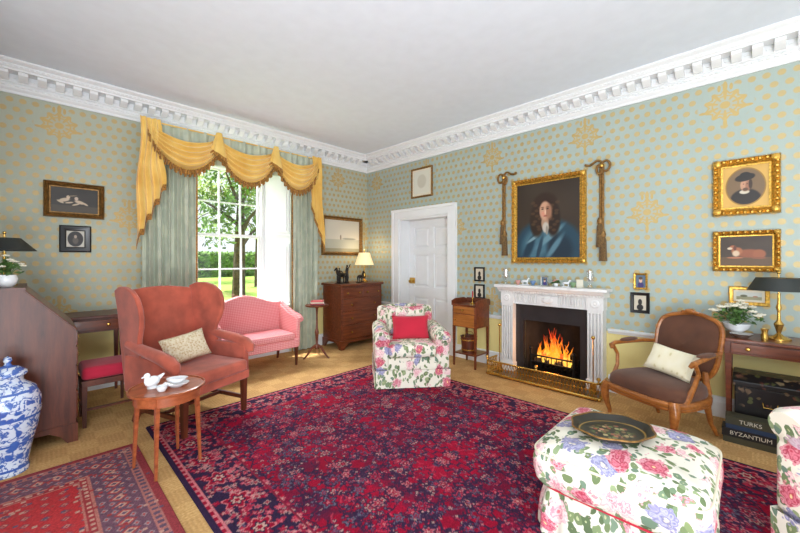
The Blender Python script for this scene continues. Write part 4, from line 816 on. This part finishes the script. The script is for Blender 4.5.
mb=MB(); mb.ext([(-.33,.0),(.33,.0),(.22,.42),(-.22,.42)],'z',0,.012); mb.add([(-.33,0,0),(-.2,.42,0),(-.2,.42,.66),(-.33,0,.66)],[(0,1,2,3)]); mb.add([(.33,0,0),(.2,.42,0),(.2,.42,.66),(.33,0,.66)],[(0,1,2,3)]); mb.add([(-.2,.42,0),(.2,.42,0),(.2,.42,.66),(-.2,.42,.66)],[(0,1,2,3)]); mb.add([(-.33,0,.66),(.33,0,.66),(.2,.42,.66),(-.2,.42,.66)],[(0,1,2,3)]); mb.build('firebox','soot',t,False)
mb=MB(); mb.box(-.60,.60,-.42,-.0,0,.018); mb.build('hearth','slate',t,bevel=.004)
mb=MB(); mb.tube([(-.24,-.02,.16),(.24,-.02,.16)],.01,8); mb.tube([(-.24,-.02,.24),(.24,-.02,.24)],.01,8)
for k in range(9): xx=-.24+k*.06; mb.tube([(xx,-.02,.10),(xx,-.02,.25)],.006,6)
for s in (-1,1): mb.tube([(s*.25,-.02,0),(s*.25,-.02,.30)],.014,8); mb.ball((s*.25,-.02,.32),.024,10,8)
for k in range(8): mb.tube([(-.2+k*.057,-.02,.12),(-.2+k*.057,.25,.12)],.007,6)
mb.tube([(-.22,.25,.02),(-.22,.25,.2)],.01,6); mb.tube([(.22,.25,.02),(.22,.25,.2)],.01,6); mb.build('fire_grate','iron',t)
FT=t.matrix_basis.copy()
for i,(x,y,z,a,L) in enumerate(((-.05,.04,.165,.05,.34),(.04,.14,.17,-.1,.32),(0,.09,.24,.2,.3))):
    mb=MB(); mb.tube([(-L/2,0,0),(0,.008,.004),(L/2,0,0)],[.035,.038,.032],10); o=mb.build('fire_log',['bark','bark','ember'][i]); o.location=FT@Vector((x,y,z)); o.rotation_euler[2]=RW+a; tag(o,['charred log lying at the front of the fire grate','charred log lying at the back of the fire grate','glowing log lying across the top of the fire'][i],'log','logs in the fire')
rg=random.Random(4); mb=MB()
for k in range(62):
    x=rg.gauss(0,.09); x=max(-.19,min(.19,x)); y=rg.uniform(.0,.15); h=rg.uniform(.10,.44)*(1-abs(x)*2.6); b=rg.uniform(-.07,.07); rr=rg.uniform(.5,1.1); mb.tube([(x+b*math.sin(q*5+k)*.7*q+rg.uniform(-.008,.008),y,.16+h*q) for q in (0,.12,.25,.4,.55,.7,.85,1)],[.010*rr,.018*rr,.020*rr,.017*rr,.013*rr,.009*rr,.005*rr,.001],8)
o=mb.build('fire','flame'); o.location=FT@Vector((0,0,0)); o.rotation_euler[2]=RW; tag(o,'orange flames burning in the fireplace grate','fire')
l=bpy.data.lights.new('fire_light','POINT'); l.energy=6; l.color=(1,.42,.12); l.shadow_soft_size=.1; lo=bpy.data.objects.new('fire_light',l); COL.objects.link(lo); lo.location=FT@Vector((0,-.04,.4))
# fender
t=thing('fire_fender','low pierced brass fender standing around the hearth','fender',(XW,FY,.0),RW)
pth=[(-.63,-.17),(-.63,-.40),(-.60,-.44),(.60,-.44),(.63,-.40),(.63,-.17)]
def path3(z,o=0): return [(x,y,z) for x,y in pth]
MB().tube(path3(.03),.014,8).build('base_rail','brass',t); MB().tube(path3(.18),.011,8).build('top_rail','brass',t)
mb=MB()
for i in range(len(pth)-1):
    a=Vector(pth[i]);b=Vector(pth[i+1]); L=(b-a).length; n=max(1,int(L/.036)); dr=(b-a).normalized()
    for k in range(n):
        p=a+(b-a)*((k+.5)/n); hw_=L/n*.42
        for sg in (-1,1): mb.tube([(p.x+sg*dr.x*hw_,p.y+sg*dr.y*hw_,.04),(p.x+sg*dr.x*hw_*.1,p.y+sg*dr.y*hw_*.1,.105),(p.x+sg*dr.x*hw_,p.y+sg*dr.y*hw_,.17)],.0038,5)
mb.tube(path3(.105),.004,6); mb.build('pierced_panel','brass',t)
for x,y in ((-.62,-.41),(.62,-.41),(-.63,-.18),(.63,-.18)): MB().ball((x,y,.02),.02,10,8).build('ball_foot','brass',t); 
for x,y in ((-.62,-.42),(.62,-.42),(0,-.44)): MB().lathe([(.012,0),(.008,.015),(.02,.03),(.018,.045),(0,.055)],(x,y,.188),12).build('finial','brass',t)
for i,x in enumerate((.53,-.53)):
    o=MB().tube([(0,0,0),(0,0,.5)],.006,8).ball((0,0,.52),.02,10,8).box(-.03,.03,-.01,.01,-.06,.04).build('fire_iron','brass'); o.location=FT@Vector((x,-.28,.08)); o.rotation_euler=(.0,0.,RW); tag(o,['brass fire shovel standing on the right of the hearth','brass fire shovel standing on the left of the hearth'][i],'fire iron')
# mantel things
MZ=1.096
def onm(px): return P(px,285,X=4.18)
hp=[(0,0),(.035,0),(.037,.006),(.012,.015),(.01,.04),(.03,.06),(.045,.09),(.042,.13),(.034,.16),(.038,.19),(.036,.19),(.03,.15),(.038,.09),(0,.055)]
for px,lb in ((506,'clear glass storm lantern vase at the left end of the mantelpiece'),(590,'clear glass storm lantern vase at the right end of the mantelpiece')):
    q=onm(px); o=MB().lathe(hp,n=24).build('glass_vase','glass'); o.location=(q.x,q.y,MZ); tag(o,lb,'vase')
M['pinkp']=plain('pink_china',rgb(216,160,150),.2); M['bluep']=plain('blue_china',rgb(110,140,180),.2); M['greenp']=plain('green_china',rgb(130,160,120),.2)
cup=[(0,0),(.018,0),(.02,.004),(.014,.012),(.028,.03),(.032,.055),(.029,.055),(.02,.02),(0,.016)]
for px,mm,lb in ((518,'pinkp','tiny pink china cup on the mantelpiece beside the left glass vase'),(533,'bluep','tiny blue china cup on the mantelpiece'),(573,'greenp','tiny green china cup on the mantelpiece')):
    q=onm(px); o=MB().lathe(cup,n=20).build('china_cup',mm); o.location=(q.x,q.y,MZ); tag(o,lb,'cup')
for px,lb,s in ((525,'white china dog on the mantelpiece left of the small photograph',.07),(566,'white china dog on the mantelpiece right of the small photograph',.065)):
    q=onm(px); o=animal(MB(),s,s).build('china_dog','porc'); o.location=(q.x,q.y,MZ); o.rotation_euler[2]=RW; tag(o,lb,'figurine')
q=onm(545); t=thing('photo_frame','small silver framed photograph standing at the centre of the mantelpiece','photo frame',(q.x,q.y,MZ+.055),RW)
ring(.085,.11,.012,PROF['flat']).build('frame',plain('silver',rgb(200,200,198),.25,.8),t); paint('photograph',.064,.088,24,32,p_mini,t,y=-.010); MB().add([(-.03,0,.04),(.03,0,.04),(.03,.05,-.055),(-.03,.05,-.055)],[(0,1,2,3)]).build('easel_back','black',t,False)
q=onm(556); blossoms('tiny posy of pink flowers in a pot on the mantelpiece',(q.x,q.y,MZ),.035,.045,7,8,'porc','pinkp',.012,[(.012,0),(.02,.008),(.024,.03),(.02,.04),(.017,.04),(.018,.01),(0,.008)])
q=onm(580); o=MB().box(-.035,.035,-.001,.001,0,.09,R3((0,0,0),.12)).build('greeting_card','paper'); o.location=(q.x,q.y,MZ); o.rotation_euler[2]=RW; tag(o,'small white card propped on the right part of the mantelpiece','card')
# ------------------------------------------------------------ PICTURES
picture('large gilt framed portrait of a person in a blue robe above the fireplace','R',513,587,182,263,.07,'gold',p_portrait,res=150,ornate=True,name='framed_portrait')
picture('small pale print in a thin gilt frame above the door','R',412,433,170,199,.03,'dgold',p_doc,mount=.03,prof='flat')
picture('ornate gilt framed oval portrait of a person in a black hat, upper right','R',713,781,163,217,.07,'gold',p_oval,res=110,ornate=True,name='framed_portrait')
picture('gilt framed dark painting of a resting brown dog below the oval portrait','R',713,781,232,271,.05,'gold',p_dog,res=110,ornate=True)
picture('small gilt framed pale landscape below the dog painting','R',729,770,286,304,.03,'gold',p_land,mount=.02,prof='flat')
picture('upper small black framed silhouette left of the mantelpiece','R',475,485,267,281,.022,'black',p_sil,prof='flat',res=40)
picture('lower small black framed silhouette left of the mantelpiece','R',475,485,284,298,.022,'black',p_sil,prof='flat',res=40)
picture('small gilt framed miniature right of the mantelpiece, the upper one','R',634,648,273,289,.02,'gold',p_mini,prof='flat',res=40)
picture('small black framed silhouette right of the mantelpiece, the lower one','R',631,650,292,312,.03,'black',p_sil,prof='flat',res=40)
picture('dark painting with two pale figures in a dull gilt frame, upper left','L',43,104,180,216,.055,'dgold',p_putti,res=100)
picture('small black framed portrait print below the dark painting at the left','L',59,91,225,252,.055,'black',p_dark,prof='flat',res=60)
picture('pale seascape in a wooden gilt frame above the mahogany chest','L',321,361,215,255,.06,'dgold',p_sea,res=100)
# ropes with tassels
def rope(px,ptop,pbot,label,s):
    a=P(px,ptop,X=XW-.03); b=P(px,pbot,X=XW-.03); t=thing('tassel_rope',label,'tassel',(XW-.03,a.y,a.z),RW); D=a.z-b.z
    def loop(cx,cz,rx,rz,k0=0): return [(cx+rx*math.cos(2*PI*k/20+k0),-.012,cz+rz*math.sin(2*PI*k/20+k0)) for k in range(20)]
    mb=MB(); W_=.17*s
    mb.tube([(0,0,.015)]+[(W_*k/12,-.0,.045+.02*math.sin(PI*k/6)) for k in range(1,12)]+[(W_,0,.04)],.013,8)
    mb.tube(loop(-.040*s,-.005,.040,.055),.013,8,closed=True); mb.tube(loop(.022*s,-.035,.026,.05),.013,8,closed=True)
    mb.tube([(.010,0,0),(.010,0,-D*.70)],.013,8); mb.tube([(-.016,.008,0),(-.016,.008,-D*.58)],.013,8)
    mb.build('rope','dgold',t); 
    for xx,zz in ((.010,-D*.70),(-.018,-D*.56)):
        a_=MB().lathe([(.0,.045),(.02,.035),(.031,.0),(.024,-.03),(.02,-.035)],(xx,0,zz),16).build('tassel_head','dgold',t)
        MB().lathe([(.021,-.03),(.032,-.06),(.040,-D*.27),(.0,-D*.27)],(xx,0,zz),18).build('tassel_skirt',M['tass'],t)
    MB().ball((0,-.01,.0),.024,10,8).build('hook','brass',t)
M['tass']=fabric('tassel_thread',rgb(112,84,46),.3,.9,.2,80)
rope(504,178,258,'dark gold tasselled rope hanging left of the large portrait',1); rope(602,166,264,'dark gold tasselled rope hanging right of the large portrait',-1)
# ------------------------------------------------------------ CONSOLE
t=thing('console_table','mahogany console table with slender legs against the wall at the right edge','table',(4.06,-.38,0),RW)
MB().box(-.57,.57,-.21,.21,.755,.78).build('table_top','maho',t,bevel=.006); MB().box(-.54,.54,-.18,.19,.655,.755).build('apron','maho',t,bevel=.003)
drawer(t,-.5,-.01,.67,.745,-.18,'maho',2); drawer(t,.01,.5,.67,.745,-.18,'maho',2)
for x in (-.515,.515):
    for y in (-.155,.165): leg(t,x,y,0,.68,.015,.028,'maho')
lamp('brass candlestick lamp with black shade on the console table',(4.05,-.15,.781),[(.07,0),(.07,.012),(.03,.03),(.012,.05),(.022,.09),(.03,.12),(.012,.15),(.010,.22),(.018,.25),(.010,.28),(.01,.36)],'brass',(.18,.13,.38,.48),'dshade',RW,sy=.8)
blossoms('bowl of white flowers on the left end of the console table',(4.06,.09,.781),.16,.19,30,5,'porc','wflower',.024,[(.04,0),(.045,.01),(.03,.02),(.075,.06),(.09,.10),(.085,.10),(.07,.06),(0,.03)])
o=MB().lathe([(0,0),(.04,0),(.045,.006),(.07,.03),(.072,.034),(.04,.012),(0,.01)],n=28).build('silver_dish',plain('silver_plate',rgb(196,194,188),.2,.9)); o.location=(3.94,.06,.781); tag(o,'small silver dish beside the flower bowl on the console table','dish')
o=MB().lathe([(.02,0),(.022,.03),(.018,.06),(.024,.09),(.02,.09),(0,.02)],n=16).build('silver_cup','brass'); o.location=(3.93,-.07,.781); tag(o,'small brass cup in front of the console lamp','cup')
def mk_box():
    g=G('painted_black_box',.35); n=g.noise(16,2).outputs[1]; v=g.vmath('ADD',g.obj(),g.vmath('MULTIPLY',n,(.06,.06,.06))); A=g.vor(24,v); ca=g.n('ShaderNodeSeparateColor',{0:A.outputs[1]}).outputs; cl=g.less(.5,g.noise(7,1).outputs[0],.04); m=g.M('MULTIPLY',g.M('MULTIPLY',g.less(A.outputs[0],.46,.05),g.less(.3,ca[1],.02)),cl); g.color(g.mix(m,rgb(26,23,22),g.ramp(ca[0],[(.2,rgb(84,88,50)),(.6,rgb(110,56,48)),(1,rgb(126,112,82))]))); return g.m
M['pbox']=mk_box()
t=thing('coal_box','black painted box with faded flowers under the console table','box',(4.075,-.10,0),RW)
MB().box(-.20,.20,-.15,.155,.03,.40).build('box_body','pbox',t,bevel=.008); MB().ext([(-.16,.40),(.165,.40),(.165,.44),(.10,.49),(-.09,.49),(-.16,.44)],'x',-.21,.21).build('lid','pbox',t,bevel=.006)
for x in (-.18,.18):
    for y in (-.13,.13): MB().ball((x,y,.018),.018,8,6).build('foot','brass',t)
MB().tube([(-.04,-.152,.30),(-.035,-.17,.27),(.035,-.17,.27),(.04,-.152,.30)],.004,6).build('handle','brass',t)
gb='large books under the console table'
hs=(.045,.062,.032,.056)
for i,(w,d_,m_,tx,lb) in enumerate(((.32,.14,'bk6',None,'olive large book at the bottom of the floor pile'),(.32,.14,'bk5','BYZANTIUM','black book with white title in the floor pile under the console'),(.29,.135,'bk4',None,'dark blue book in the floor pile above the black titled book'),(.28,.13,'bk6','TURKS','top book with pale title on the floor pile under the console'))):
    z=sum(hs[:i])+.0005*i; book(lb,(3.81,.0+.007*(i%2),z),w,d_,hs[i],m_,RW,tx,gb,ts=.041)
# ------------------------------------------------------------ CAMERA + LIGHT
cam=bpy.data.cameras.new('camera'); co=bpy.data.objects.new('camera',cam); COL.objects.link(co); co.location=(0,0,CAMZ); co.rotation_euler=(PI/2,0,-ANG); cam.sensor_width=36; cam.lens=36*F/800; cam.shift_y=-(266.5-HY)/800; cam.clip_start=.05; cam.clip_end=300; scn.camera=co
w=bpy.data.worlds.new('world'); scn.world=w; w.use_nodes=True; b=w.node_tree.nodes['Background']; b.inputs[0].default_value=(.88,.94,1,1); b.inputs[1].default_value=.95
def sun(d,e,c=(1,1,1),ang=1.): 
    l=bpy.data.lights.new('sun','SUN'); l.energy=e; l.color=c; l.angle=math.radians(ang); o=bpy.data.objects.new('sun',l); COL.objects.link(o); o.rotation_euler=Vector(d).to_track_quat('-Z','Y').to_euler(); return o
sun((.35,-.45,-1.25),8,(1,.96,.88),2)
def area(loc,dirv,sx,sy,e,c=(1,1,1)):
    l=bpy.data.lights.new('added_soft_light','AREA'); l.shape='RECTANGLE'; l.size=sx; l.size_y=sy; l.energy=e; l.color=c; o=bpy.data.objects.new('added_soft_light',l); COL.objects.link(o); o.location=loc; o.rotation_euler=Vector(dirv).to_track_quat('-Z','Y').to_euler(); return o
area((-1.6,-1.9,2.3),(.7,.7,-.2),1.6,1.3,58,(.98,.99,1))  # added lamp standing in for unseen windows behind the camera
area((-.7,-1.0,.6),(.45,.5,1),2.2,2.2,150,(.84,.92,1))  # added upward fill lamp that brightens the ceiling, not daylight
area((1.75,6.5,3.9),(.05,-1,-1.15),2.2,1.6,520,(.96,.98,1))
scn.view_settings.view_transform='Standard'; scn.view_settings.exposure=.42
